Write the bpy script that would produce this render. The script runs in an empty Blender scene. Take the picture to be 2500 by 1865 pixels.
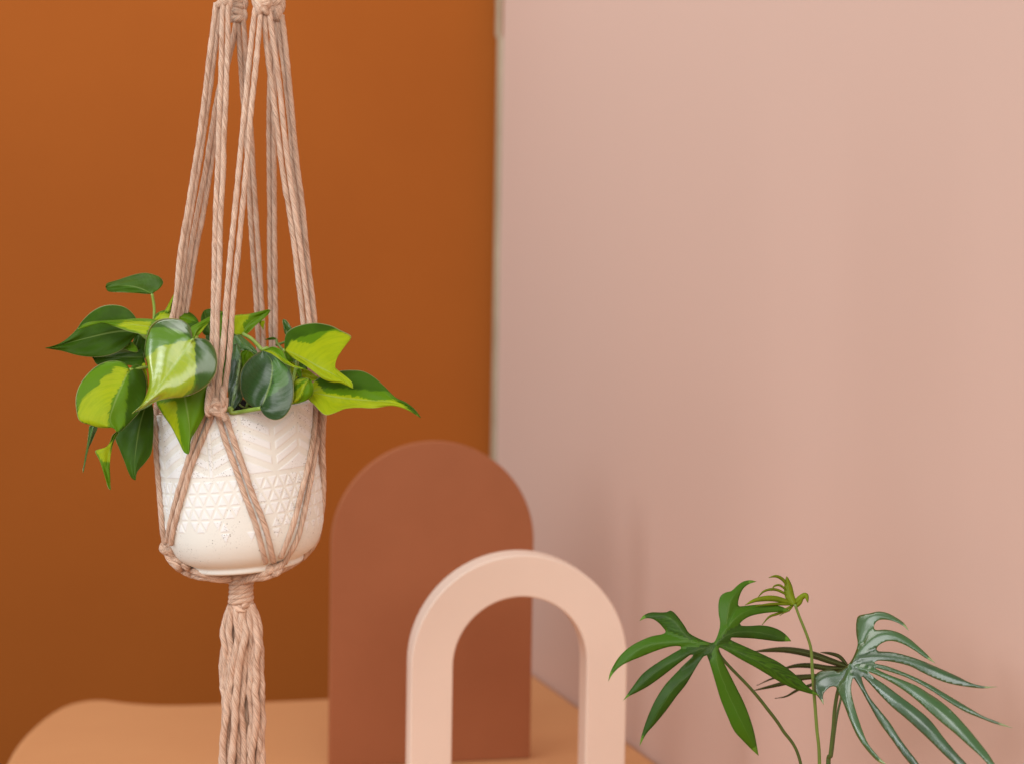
import bpy, bmesh, math, random
import numpy as np
from mathutils import Vector, Matrix
from mathutils.geometry import delaunay_2d_cdt

random.seed(7)
rng = np.random.default_rng(11)
scene = bpy.context.scene
col = scene.collection

# ------------------------------------------------------------------ camera
FPX = 3600.0                      # focal length in pixels of the 2500 px wide picture
CX, CY = 1250.0, 932.5
PITCH, ROLL = math.radians(3.05), math.radians(0.95)
CAM = Vector((0, 0, 1.30))
fwd = Vector((0, math.cos(PITCH), -math.sin(PITCH)))
r0 = Vector((1, 0, 0))
u0 = r0.cross(fwd)
cr = r0 * math.cos(ROLL) + u0 * math.sin(ROLL)
cu = u0 * math.cos(ROLL) - r0 * math.sin(ROLL)
cam_data = bpy.data.cameras.new('camera')
cam = bpy.data.objects.new('camera', cam_data)
col.objects.link(cam)
m = Matrix.Identity(4)
for i in range(3):
    m[i][0] = cr[i]; m[i][1] = cu[i]; m[i][2] = -fwd[i]; m[i][3] = CAM[i]
cam.matrix_world = m
cam_data.sensor_width = 36
cam_data.lens = 36 * FPX / 2500
cam_data.clip_start = 0.05
cam_data.clip_end = 50
cam_data.dof.use_dof = True
cam_data.dof.focus_distance = 1.165
cam_data.dof.aperture_fstop = 4.2
scene.camera = cam

# ------------------------------------------------------------------ light
scene.view_settings.view_transform = 'Standard'
scene.view_settings.look = 'None'
scene.view_settings.exposure = 0.0
scene.view_settings.gamma = 1.0
scene.cycles.use_denoising = True
scene.cycles.max_bounces = 8
world = bpy.data.worlds.new('World')
scene.world = world
world.use_nodes = True
bg = world.node_tree.nodes['Background']
bg.inputs['Color'].default_value = (1.0, 0.97, 0.94, 1)
bg.inputs['Strength'].default_value = 0.27


def area(name, loc, target, size, power, colour, size_y=None):
    d = bpy.data.lights.new(name, 'AREA')
    d.shape = 'RECTANGLE'
    d.size = size; d.size_y = size_y or size
    d.energy = power; d.color = colour
    o = bpy.data.objects.new(name, d)
    col.objects.link(o)
    o.location = loc
    o.rotation_euler = (Vector(target) - Vector(loc)).to_track_quat('-Z', 'Y').to_euler()
    return o


# a tall window to the left of the camera, a warm lamp bounce to the right, a high soft box
area('window_light', (-2.9, 0.75, 2.25), (-0.05, 1.7, 1.2), 0.85, 19, (0.92, 0.96, 1.0), 0.85)
area('left_light', (-1.7, -0.9, 2.3), (-0.05, 1.8, 1.15), 1.9, 41, (0.98, 0.975, 1.0), 1.9)
area('front_light', (-0.10, -0.95, 2.35), (-0.1, 1.8, 1.15), 1.5, 24, (1.0, 0.97, 0.93), 1.5)
area('warm_light', (0.80, -0.25, 1.95), (-0.3, 1.3, 1.2), 0.8, 8, (1.0, 0.91, 0.80))
area('high_light', (-0.85, 1.65, 2.65), (0.05, 2.2, 1.3), 0.9, 10, (1.0, 0.97, 0.93))

# ------------------------------------------------------------------ helpers


def P(px, py, d):
    """world point seen at pixel (px, py) of the 2500x1865 picture at depth d"""
    return CAM + float(d) * (fwd + cr * float((px - CX) / FPX) + cu * float((CY - py) / FPX))


_cr, _cu, _fw, _cam = (np.array(v) for v in (cr, cu, fwd, CAM))


def PN(px, py, d):
    px, py, d = np.asarray(px, float), np.asarray(py, float), np.asarray(d, float)
    return _cam + d[..., None] * (_fw + _cr * ((px - CX) / FPX)[..., None] + _cu * ((CY - py) / FPX)[..., None])


def ray_z(px, py, z):
    v = P(px, py, 1.0) - CAM
    return CAM + v * ((z - CAM.z) / v.z)


def ray_y(px, py, y):
    v = P(px, py, 1.0) - CAM
    return CAM + v * ((y - CAM.y) / v.y)


def spline(pts, n):
    """Catmull-Rom through pts (k, dim), resampled to n points evenly by length"""
    p = np.array(pts, float)
    if len(p) == 2:
        t = np.linspace(0, 1, n)[:, None]
        return p[0] * (1 - t) + p[1] * t
    e = np.vstack([2 * p[0] - p[1], p, 2 * p[-1] - p[-2]])
    out = []
    k = 16
    for i in range(1, len(e) - 2):
        a, b, c, d = e[i - 1], e[i], e[i + 1], e[i + 2]
        t = np.linspace(0, 1, k, endpoint=False)[:, None]
        out.append(0.5 * (2 * b + (c - a) * t + (2 * a - 5 * b + 4 * c - d) * t * t + (3 * b - a - 3 * c + d) * t ** 3))
    q = np.vstack(out + [p[-1:]])
    L = np.concatenate([[0], np.cumsum(np.linalg.norm(np.diff(q, axis=0), axis=1))])
    s = np.linspace(0, L[-1], n)
    return np.stack([np.interp(s, L, q[:, j]) for j in range(q.shape[1])], 1)


def link(name, me, mat=None, parent=None):
    o = bpy.data.objects.new(name, me)
    col.objects.link(o)
    if mat: me.materials.append(mat)
    if parent: o.parent = parent
    return o


def mesh_obj(name, verts, faces, mat=None, parent=None, smooth=True, attrs=None):
    me = bpy.data.meshes.new(name)
    me.from_pydata([tuple(v) for v in verts], [], faces)
    if attrs:
        for an, (ty, arr) in attrs.items():
            a = me.attributes.new(an, ty, 'POINT')
            arr = np.asarray(arr, np.float32).ravel()
            a.data.foreach_set('vector' if ty == 'FLOAT_VECTOR' else 'value', arr)
    me.polygons.foreach_set('use_smooth', [smooth] * len(me.polygons))
    me.update()
    return link(name, me, mat, parent)


def tag(o, label=None, cat=None, group=None, kind=None):
    if label: o['label'] = label
    if cat: o['category'] = cat
    if group: o['group'] = group
    if kind: o['kind'] = kind
    return o


def empty(name, loc=(0, 0, 0)):
    o = bpy.data.objects.new(name, None)
    o.empty_display_size = 0.05
    col.objects.link(o)
    o.location = loc
    return o


def settle(root):
    """children were meshed in world space: keep them in place under an Empty that is not at the origin"""
    inv = Matrix.Translation(root.location).inverted()
    for o in bpy.data.objects:
        if o.parent == root:
            o.matrix_parent_inverse = inv


# ------------------------------------------------------------------ materials
class NT:
    def __init__(s, name):
        s.m = bpy.data.materials.new(name); s.m.use_nodes = True
        s.t = s.m.node_tree; s.n = s.t.nodes
        s.b = s.n['Principled BSDF']

    def new(s, ty, **kw):
        n = s.n.new(ty)
        for k, v in kw.items():
            if k.startswith('i_'):
                n.inputs[k[2:].replace('_', ' ')].default_value = v
            else:
                setattr(n, k, v)
        return n

    def l(s, a, b): s.t.links.new(a, b)

    def math(s, op, a, b=None, c=None, clamp=False):
        n = s.n.new('ShaderNodeMath'); n.operation = op; n.use_clamp = clamp
        for i, v in enumerate((a, b, c)):
            if v is None: continue
            if isinstance(v, (int, float)): n.inputs[i].default_value = v
            else: s.l(v, n.inputs[i])
        return n.outputs[0]

    def mix(s, f, a, b):
        n = s.n.new('ShaderNodeMix'); n.data_type = 'RGBA'
        for sock, v in ((n.inputs['Factor'], f), (n.inputs[6], a), (n.inputs[7], b)):
            if isinstance(v, (int, float)): sock.default_value = v
            elif isinstance(v, tuple): sock.default_value = (*v, 1) if len(v) == 3 else v
            else: s.l(v, sock)
        return n.outputs[2]

    def noise(s, vec, scale, detail=3, rough=0.5):
        n = s.n.new('ShaderNodeTexNoise')
        n.inputs['Scale'].default_value = scale; n.inputs['Detail'].default_value = detail
        n.inputs['Roughness'].default_value = rough
        if vec is not None: s.l(vec, n.inputs['Vector'])
        return n.outputs['Fac']

    def step(s, v, lo, hi):
        n = s.n.new('ShaderNodeMapRange'); n.interpolation_type = 'SMOOTHSTEP'
        s.l(v, n.inputs['Value'])
        n.inputs['From Min'].default_value = lo; n.inputs['From Max'].default_value = hi
        return n.outputs['Result']

    def bump(s, h, strength, dist, prev=None):
        n = s.n.new('ShaderNodeBump')
        n.inputs['Strength'].default_value = strength; n.inputs['Distance'].default_value = dist
        s.l(h, n.inputs['Height'])
        if prev is not None: s.l(prev, n.inputs['Normal'])
        return n.outputs['Normal']

    def attr(s, name):
        n = s.n.new('ShaderNodeAttribute'); n.attribute_name = name
        return n

    def objco(s):
        return s.n.new('ShaderNodeTexCoord').outputs['Object']


def paint(name, c, c2, rough=0.7, scale=3.0, grain=900, gstr=0.15, spec=0.35):
    k = NT(name)
    co = k.objco()
    f = k.noise(co, scale, 4, 0.6)
    k.l(k.mix(k.step(f, 0.3, 0.7), c, c2), k.b.inputs['Base Color'])
    k.b.inputs['Roughness'].default_value = rough
    k.b.inputs['Specular IOR Level'].default_value = spec
    h = k.noise(co, grain, 3, 0.6)
    k.l(k.bump(h, gstr, 0.0004), k.b.inputs['Normal'])
    return k.m


M_orange = paint('orange_wall_paint', (0.335, 0.090, 0.012), (0.315, 0.083, 0.011), 0.8, 2.2, 700, 0.2, 0.12)
M_pink = paint('pink_wall_paint', (0.61, 0.43, 0.36), (0.60, 0.42, 0.35), 0.8, 0.9, 700, 0.15, 0.15)
M_strip = paint('board_edge_tape', (0.40, 0.34, 0.24), (0.31, 0.25, 0.17), 0.8, 5, 800, 0.2)
M_table = paint('apricot_tabletop', (0.66, 0.335, 0.15), (0.63, 0.31, 0.138), 0.62, 3, 500, 0.1, 0.2)
M_terra = paint('terracotta_paint', (0.365, 0.126, 0.053), (0.34, 0.115, 0.047), 0.6, 6, 900, 0.15, 0.25)
M_arch = paint('peach_paint', (0.83, 0.665, 0.56), (0.80, 0.635, 0.535), 0.6, 7, 900, 0.12, 0.25)


def rope_material(name, base, dark, light):
    k = NT(name)
    a = k.attr('fib').outputs['Vector']
    mp = k.new('ShaderNodeMapping'); k.l(a, mp.inputs['Vector'])
    mp.inputs['Scale'].default_value = (1, 1, 0.35)
    n1 = k.noise(mp.outputs[0], 3.2, 3, 0.65)
    mp2 = k.new('ShaderNodeMapping'); k.l(a, mp2.inputs['Vector'])
    mp2.inputs['Scale'].default_value = (1, 1, 0.12)
    n2 = k.noise(mp2.outputs[0], 8.0, 2, 0.7)
    n3 = k.noise(k.objco(), 60, 3, 0.6)
    c = k.mix(k.step(n1, 0.36, 0.60), dark, base)  # dark tone in the fibre grooves paints in the shade between fibres
    c = k.mix(k.math('MULTIPLY', k.step(n2, 0.50, 0.66), 0.8), c, light)
    c = k.mix(k.math('MULTIPLY', k.step(n3, 0.35, 0.75), 0.22), c, dark)
    k.l(c, k.b.inputs['Base Color'])
    k.b.inputs['Roughness'].default_value = 0.9
    k.b.inputs['Specular IOR Level'].default_value = 0.15
    k.b.inputs['Sheen Weight'].default_value = 0.15
    k.b.inputs['Sheen Roughness'].default_value = 0.5
    k.b.inputs['Sheen Tint'].default_value = (1, 0.85, 0.75, 1)
    h = k.math('ADD', n1, k.math('MULTIPLY', n2, 0.6))
    k.l(k.bump(h, 1.0, 0.0013), k.b.inputs['Normal'])
    return k.m


M_rope = rope_material('cotton_cord', (0.90, 0.62, 0.455), (0.46, 0.25, 0.155), (0.96, 0.83, 0.69))


def leaf_material(name, dark, mid, lime, rough=0.40, coat=0.0, trans=0.28, spec=0.13, ribk=1.0, bmp=0.42, crough=0.17):
    k = NT(name)
    s = k.attr('s').outputs['Fac']; t = k.attr('t').outputs['Fac']
    va = k.attr('vari').outputs['Fac']; vm = k.attr('midv').outputs['Fac']; sd = k.attr('seed').outputs['Fac']
    ab = k.math('ABSOLUTE', s)
    # streaks run along the lateral veins: constant (t + curve of |s|)
    vein = k.math('SUBTRACT', t, k.math('MULTIPLY', k.math('POWER', ab, 1.4), 0.28))
    cmb = k.new('ShaderNodeCombineXYZ')
    k.l(k.math('MULTIPLY', vein, 26.0), cmb.inputs[0]); k.l(k.math('MULTIPLY', s, 2.2), cmb.inputs[1]); k.l(sd, cmb.inputs[2])
    st = k.noise(cmb.outputs[0], 1.0, 4, 0.65)
    jag = k.math('MULTIPLY', k.math('SUBTRACT', st, 0.5), 0.75)
    fl = k.step(k.math('ADD', va, jag), -0.06, 0.07)
    fm = k.step(k.math('ADD', vm, jag), -0.08, 0.10)
    cl = k.noise(k.objco(), 45, 3, 0.6)
    d2 = tuple(x * 0.72 for x in dark); l2 = (lime[0] * 0.80, lime[1] * 0.88, lime[2] * 0.9)
    cdark = k.mix(k.step(cl, 0.35, 0.65), dark, d2)
    clime = k.mix(k.step(st, 0.35, 0.7), lime, l2)
    c = k.mix(fm, cdark, mid)
    c = k.mix(fl, c, clime)
    # pale midrib and pale rim
    w = k.math('ADD', k.math('MULTIPLY', k.math('SUBTRACT', 1.0, t), 0.045), 0.012)
    rib = k.math('SUBTRACT', 1.0, k.step(k.math('DIVIDE', ab, w), 0.5, 1.2))
    c = k.mix(k.math('MULTIPLY', rib, 0.38 * ribk), c, (0.36, 0.50, 0.13))
    rim = k.step(ab, 0.975, 0.99)
    c = k.mix(k.math('MULTIPLY', rim, 0.7), c, (0.45, 0.47, 0.20))
    # a few small brown blemishes
    vo = k.n.new('ShaderNodeTexVoronoi'); vo.inputs['Scale'].default_value = 95; k.l(k.objco(), vo.inputs['Vector'])
    sp = k.n.new('ShaderNodeSeparateColor'); k.l(vo.outputs['Color'], sp.inputs[0])
    dt = k.math('LESS_THAN', vo.outputs['Distance'], k.math('MULTIPLY', sp.outputs[1], 0.09))
    c = k.mix(k.math('MULTIPLY', k.math('MULTIPLY', dt, k.step(sp.outputs[0], 0.80, 0.82)), 0.7), c, (0.07, 0.045, 0.01))
    k.l(c, k.b.inputs['Base Color'])
    k.b.inputs['Roughness'].default_value = rough
    rr = k.math('ADD', k.math('MULTIPLY', st, 0.14), rough - 0.07)
    k.l(rr, k.b.inputs['Roughness'])
    k.b.inputs['Specular IOR Level'].default_value = spec
    k.b.inputs['Coat Weight'].default_value = coat
    k.b.inputs['Coat Roughness'].default_value = crough
    # veins: fine parallel relief
    wv = k.math('SINE', k.math('MULTIPLY', vein, 95.0))
    cmb2 = k.new('ShaderNodeCombineXYZ')
    k.l(k.math('MULTIPLY', vein, 90.0), cmb2.inputs[0]); k.l(k.math('MULTIPLY', s, 2.0), cmb2.inputs[1]); k.l(sd, cmb2.inputs[2])
    fine = k.noise(cmb2.outputs[0], 1.0, 2, 0.6)
    h = k.math('ADD', k.math('MULTIPLY', wv, 0.12), k.math('MULTIPLY', fine, 0.8))
    h = k.math('SUBTRACT', h, k.math('MULTIPLY', rib, 0.8 * ribk))
    nb = k.bump(h, bmp, 0.00032)
    k.l(nb, k.b.inputs['Normal']); k.l(nb, k.b.inputs['Coat Normal'])
    tr = k.new('ShaderNodeBsdfTranslucent')
    br = k.mix(0.35, c, (0.50, 0.62, 0.02))
    k.l(br, tr.inputs['Color'])
    mx = k.new('ShaderNodeMixShader'); mx.inputs[0].default_value = trans
    k.l(k.b.outputs[0], mx.inputs[1]); k.l(tr.outputs[0], mx.inputs[2])
    k.l(mx.outputs[0], k.n['Material Output'].inputs['Surface'])
    return k.m


M_leaf = leaf_material('variegated_leaf', (0.056, 0.145, 0.005), (0.12, 0.26, 0.005), (0.41, 0.50, 0.008))
M_leaf_gloss = leaf_material('glossy_variegated_leaf', (0.040, 0.105, 0.004), (0.09, 0.21, 0.005), (0.33, 0.42, 0.008), 0.24, 0.7, 0.12, 0.6)
M_leaf_silver = leaf_material('silvery_leaf', (0.033, 0.085, 0.020), (0.06, 0.16, 0.025), (0.20, 0.32, 0.08), 0.28, 0.3, 0.08, 0.45)
M_split = leaf_material('dark_split_leaf', (0.030, 0.088, 0.004), (0.050, 0.140, 0.004), (0.12, 0.27, 0.02), 0.40, 0.0, 0.14, 0.25, 0.3)
M_split_pale = leaf_material('glossy_split_leaf', (0.022, 0.080, 0.014), (0.03, 0.10, 0.016), (0.20, 0.28, 0.08), 0.30, 1.0, 0.08, 0.9, 0.15, 0.10, 0.24)
M_young = leaf_material('young_leaf', (0.25, 0.33, 0.012), (0.19, 0.29, 0.01), (0.28, 0.34, 0.02), 0.45, 0.05, 0.3)
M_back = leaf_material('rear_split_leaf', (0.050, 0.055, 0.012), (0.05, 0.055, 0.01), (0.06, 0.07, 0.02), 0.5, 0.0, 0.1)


def simple(name, c, rough=0.5, sc=60, c2=None, bump=0.3, bd=0.0005):
    k = NT(name)
    co = k.objco()
    f = k.noise(co, sc, 4, 0.6)
    k.l(k.mix(k.step(f, 0.3, 0.7), c, c2 or tuple(x * 0.75 for x in c)), k.b.inputs['Base Color'])
    k.b.inputs['Roughness'].default_value = rough
    k.l(k.bump(k.noise(co, sc * 8, 3), bump, bd), k.b.inputs['Normal'])
    return k.m


M_stem = simple('petiole_green', (0.27, 0.42, 0.06), 0.4)
M_stem_dark = simple('petiole_dark_green', (0.075, 0.125, 0.025), 0.45)
M_stem_mid = simple('petiole_mid_green', (0.16, 0.24, 0.04), 0.45)
M_soil = simple('potting_soil', (0.030, 0.018, 0.012), 0.95, 300, (0.008, 0.005, 0.004), 1.0, 0.004)


def pot_material():
    k = NT('speckled_ivory_glaze')
    re = k.attr('relief').outputs['Fac']
    co = k.objco()
    c = k.mix(re, (0.80, 0.785, 0.72), (0.835, 0.84, 0.83))
    cl = k.noise(co, 14, 3, 0.5)
    c = k.mix(k.math('MULTIPLY', k.step(cl, 0.45, 0.7), 0.45), c, (0.82, 0.81, 0.775))

    def specks(scale, thr, dens_lo, dens_hi, cut):
        v = k.n.new('ShaderNodeTexVoronoi'); v.inputs['Scale'].default_value = scale
        k.l(co, v.inputs['Vector'])
        sep = k.n.new('ShaderNodeSeparateColor'); k.l(v.outputs['Color'], sep.inputs[0])
        sel = k.step(sep.outputs[0], cut, cut + 0.01)
        rad = k.math('MULTIPLY', sep.outputs[1], thr)
        dot = k.math('LESS_THAN', v.outputs['Distance'], rad)
        dn = k.step(k.noise(co, 26, 2, 0.5), dens_lo, dens_hi)
        return k.math('MULTIPLY', k.math('MULTIPLY', dot, sel), dn)
    s1 = specks(900, 0.55, 0.40, 0.56, 0.50)
    s2 = specks(420, 0.24, 0.38, 0.50, 0.72)
    s1 = k.math('MULTIPLY', s1, k.math('ADD', k.math('MULTIPLY', re, 0.7), 0.3))
    c = k.mix(k.math('MULTIPLY', s1, 0.6), c, (0.16, 0.13, 0.10))
    c = k.mix(k.math('MULTIPLY', s2, 0.6), c, (0.10, 0.08, 0.07))
    k.l(c, k.b.inputs['Base Color'])
    k.b.inputs['Roughness'].default_value = 0.55
    k.b.inputs['Specular IOR Level'].default_value = 0.3
    k.l(k.bump(k.noise(co, 220, 3), 0.25, 0.0005), k.b.inputs['Normal'])
    return k.m


M_pot = pot_material()

# ------------------------------------------------------------------ setting: table and walls
TABLE_Z = 0.745


def slab_from_outline(name, pts, thick, mat, bevel=0.0, seg=4, parent=None):
    """pts: world points of a horizontal outline (top face)"""
    bm = bmesh.new()
    top = [bm.verts.new(p) for p in pts]
    bot = [bm.verts.new((p[0], p[1], p[2] - thick)) for p in pts]
    n = len(pts)
    bm.faces.new(top); bm.faces.new(bot[::-1])
    for i in range(n):
        bm.faces.new((top[i], bot[i], bot[(i + 1) % n], top[(i + 1) % n]))
    bmesh.ops.recalc_face_normals(bm, faces=bm.faces)
    me = bpy.data.meshes.new(name); bm.to_mesh(me); bm.free()
    o = link(name, me, mat, parent)
    if bevel:
        b = o.modifiers.new('bevel', 'BEVEL'); b.width = bevel; b.segments = seg; b.limit_method = 'ANGLE'
        b.angle_limit = math.radians(40)
        me.polygons.foreach_set('use_smooth', [True] * len(me.polygons))
        w = o.modifiers.new('wn', 'WEIGHTED_NORMAL'); w.keep_sharp = False
    return o


# pink wall line on the table
wa = ray_z(1310, 1645, TABLE_Z)
wb = ray_z(1620, 1865, TABLE_Z)
wdir = (wb - wa).normalized(); wdir.z = 0
# far end of the pink wall: where its face is seen at px 1216 at the horizon row
t0 = 0
best = None
for i in range(4000):
    q = wa - wdir * (i * 0.0005) + Vector((0, 0, 0.4))
    v = q - CAM
    d = v.dot(fwd); px = CX + FPX * v.dot(cr) / d; py = CY - FPX * v.dot(cu) / d
    if px < 1229 - 0.0155 * py:
        best = q; break
far = Vector((best.x, best.y, 0))
near = Vector((wa.x, wa.y, 0)) + wdir * 2.2
wn = Vector((wdir.y, -wdir.x, 0))
if wn.x < 0: wn = -wn                     # points away from the room, to the right
H_WALL = 3.0


def wall_box(name, a, b, n, thick, z0, z1, mat):
    v = []
    for p in (a, b, b + n * thick, a + n * thick):
        v.append((p.x, p.y, z0)); v.append((p.x, p.y, z1))
    f = [(0, 2, 3, 1), (2, 4, 5, 3), (4, 6, 7, 5), (6, 0, 1, 7), (1, 3, 5, 7), (0, 6, 4, 2)]
    return mesh_obj(name, v, f, mat, smooth=False)


YW = far.y + 0.05
orange = wall_box('orange_wall', Vector((-3.0, YW, 0)), Vector((2.0, YW, 0)), Vector((0, 1, 0)), 0.05, 0, H_WALL, M_orange)
tag(orange, 'burnt orange painted wall behind the hanging planter', kind='structure')
pinkw = wall_box('pink_wall', far, near, wn, 0.018, 0, H_WALL, M_pink)
tag(pinkw, 'dusty pink wall board filling the right half', kind='structure')
# the unpainted edge tape along the far edge of the pink board
zs = ray_y(1218, 90, far.y).z
for (z0_, z1_, off) in ((0.0, zs, 0.0), (zs, H_WALL, -0.003)):
    a = far + Vector((off - 0.0085, -0.001, 0))
    s_ = wall_box('edge_tape', a, a + Vector((0.0085, 0, 0)), Vector((0, 1, 0)), 0.012, z0_, z1_, M_strip)
    s_.parent = pinkw

# table outline (pixels of its far edge, projected on the table plane)
edge_px = [(-110, 2100), (-42, 1960), (8, 1865), (40, 1810), (88, 1760), (145, 1722), (205, 1706), (262, 1704), (320, 1711),
           (400, 1716), (520, 1714), (650, 1708), (780, 1702), (900, 1694), (1040, 1680), (1180, 1650)]
E = spline(edge_px, 60)
tp = [ray_z(x, y, TABLE_Z) for x, y in E]
inner = Vector((wn.x, wn.y, 0)) * -0.0005
wf = wa - wdir * 0.10 + inner
tp.append(Vector((wf.x, wf.y, TABLE_Z)))
wnr = wa + wdir * 1.9 + inner
tp.append(Vector((wnr.x, wnr.y, TABLE_Z)))
tp.append(Vector((-0.6, wnr.y, TABLE_Z)))
table = slab_from_outline('table', tp, 0.035, M_table, 0.012, 5)
tag(table, 'apricot orange tabletop with a rounded back corner under the arches', 'table')

# ------------------------------------------------------------------ arches


def arch(name, base_mid, yaw, outer_r, straight, thick, mat, inner_r=None, inner_straight=None, bev=0.0015):
    """front outline in local XZ, base at z=0; extruded back (+y local)"""
    n = 64
    out = [(-outer_r, 0)]
    for i in range(n + 1):
        a = math.pi - math.pi * i / n
        out.append((outer_r * math.cos(a), straight + outer_r * math.sin(a)))
    out.append((outer_r, 0))
    bm = bmesh.new()
    if inner_r is None:
        vs = [bm.verts.new((x, 0, z)) for x, z in out]
        f = bm.faces.new(vs)
        faces = [f]
    else:
        inn = [(-inner_r, 0)]
        for i in range(n + 1):
            a = math.pi - math.pi * i / n
            inn.append((inner_r * math.cos(a), straight + inner_r * math.sin(a)))
        inn.append((inner_r, 0))
        vo = [bm.verts.new((x, 0, z)) for x, z in out]
        vi = [bm.verts.new((x, 0, z)) for x, z in inn]
        faces = [bm.faces.new((vo[i], vo[i + 1], vi[i + 1], vi[i])) for i in range(len(vo) - 1)]
    r = bmesh.ops.extrude_face_region(bm, geom=faces)
    for e in r['geom']:
        if isinstance(e, bmesh.types.BMVert): e.co.y += thick
    bmesh.ops.recalc_face_normals(bm, faces=bm.faces)
    me = bpy.data.meshes.new(name); bm.to_mesh(me); bm.free()
    o = link(name, me, mat)
    me.polygons.foreach_set('use_smooth', [True] * len(me.polygons))
    b = o.modifiers.new('bevel', 'BEVEL'); b.width = bev; b.segments = 3; b.limit_method = 'ANGLE'; b.angle_limit = math.radians(50)
    o.modifiers.new('wn', 'WEIGHTED_NORMAL')
    o.location = base_mid
    o.rotation_euler = (0, 0, yaw)
    return o


def proj(q):
    v = Vector(q) - CAM; d = v.dot(fwd)
    return CX + FPX * v.dot(cr) / d, CY - FPX * v.dot(cu) / d


# terracotta arch: right foot at (1294,1851), yaw with the right side farther away
yaw1 = math.radians(12)
rf = ray_z(1294, 1850, TABLE_Z + 0.0005)
dv = Vector((math.cos(yaw1), math.sin(yaw1), 0))
W = 0.2
for it in range(30):
    lf = rf - dv * W
    W *= (1294 - 803) / (1294 - (proj(lf)[0]))
mid1 = rf - dv * W / 2
R1 = W / 2
lo, hi = 0.05, 0.6
for it in range(40):
    s1 = (lo + hi) / 2
    if proj(mid1 + Vector((0, 0, s1 + R1)))[1] > 1077: lo = s1
    else: hi = s1
a1 = arch('solid_arch', mid1, yaw1, R1, s1, 0.014, M_terra)
tag(a1, 'solid terracotta brown arch panel standing behind the open peach arch', 'arch')

# peach arch, nearer
yaw2 = math.radians(11)
D2 = 1.52
fm = P(1270, 1700, D2)
mid2 = Vector((fm.x, fm.y, TABLE_Z + 0.0005))
dv2 = Vector((math.cos(yaw2), math.sin(yaw2), 0))
R2 = 0.1
for it in range(30):
    zq = 0.35
    c = mid2 + Vector((0, 0, P(1270, 1640, D2).z - mid2.z))
    w = proj(c + dv2 * R2)[0] - proj(c - dv2 * R2)[0]
    R2 *= 529 / w
lo, hi = 0.0, 0.6
for it in range(40):
    s2 = (lo + hi) / 2
    if proj(mid2 + Vector((0, 0, s2 + R2)))[1] > 1354: lo = s2
    else: hi = s2
a2 = arch('open_arch', mid2, yaw2, R2, s2, 0.034, M_arch, R2 * 163 / 264, None, 0.0022)
tag(a2, 'pale peach open arch standing in front of the terracotta panel', 'arch')

# ------------------------------------------------------------------ pot
POT_Y = 1.215
base_c = ray_y(607, 1379, POT_Y)
rim_c = ray_y(572, 993, POT_Y)
POT_H = (rim_c - base_c).length
az = (rim_c - base_c).normalized()
ay = Vector((0, 1, 0)); ax = ay.cross(az).normalized()
PM = Matrix(((ax.x, ay.x, az.x, base_c.x), (ax.y, ay.y, az.y, base_c.y), (ax.z, ay.z, az.z, base_c.z), (0, 0, 0, 1)))
PMi = np.array(PM.inverted())
PMn = np.array(PM)
PXM = POT_Y / FPX                   # metres per pixel at the pot axis
R_RIM = 190 * PXM
R_BODY = 193.5 * PXM
R_FOOT = 135 * PXM
# outer profile bottom -> rim (r, z)
prof_pts = [(R_FOOT - 0.0025, 0.0), (R_FOOT - 0.0008, 0.0008), (R_FOOT, 0.0022), (R_FOOT + 0.0002, 0.0045), (R_FOOT + 0.0016, 0.0060),
            (R_FOOT + 0.0065, 0.0088), (R_FOOT + 0.0108, 0.0125), (R_FOOT + 0.0140, 0.0168), (R_FOOT + 0.0168, 0.0228), (R_FOOT + 0.0185, 0.0295),
            (R_BODY - 0.0004, 0.0385), (R_BODY - 0.0001, 0.0480), (R_BODY, 0.060), (R_BODY - 0.0006, 0.090), (R_RIM + 0.0004, 0.115),
            (R_RIM, POT_H - 0.0022), (R_RIM - 0.0007, POT_H - 0.0006), (R_RIM - 0.0022, POT_H)]
prof = spline(prof_pts, 330)
prof_r = lambda z: np.interp(z, prof[:, 1], prof[:, 0])


def pot_depth(px, py, extra):
    """depth at which the sight line of a pixel meets the pot grown by extra; beside it, depth of closest approach"""
    o = PMi[:3, :3] @ _cam + PMi[:3, 3]
    dv_ = PMi[:3, :3] @ (_fw + _cr * ((px - CX) / FPX) + _cu * ((CY - py) / FPX))
    t = np.linspace(1.10, 1.32, 441)
    q = o + t[:, None] * dv_
    rad = np.hypot(q[:, 0], q[:, 1])
    z = np.clip(q[:, 2], 0.0, POT_H)
    over = np.maximum(0, np.maximum(-q[:, 2], q[:, 2] - POT_H))
    sd = np.hypot(np.maximum(rad - prof_r(z), 0), over) - extra
    inside = np.nonzero(sd < 0)[0]
    if len(inside): return t[inside[0]]
    return t[np.argmin(sd)]


def smooth(e0, e1, x):
    x = np.clip((x - e0) / (e1 - e0), 0, 1)
    return x * x * (3 - 2 * x)


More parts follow.
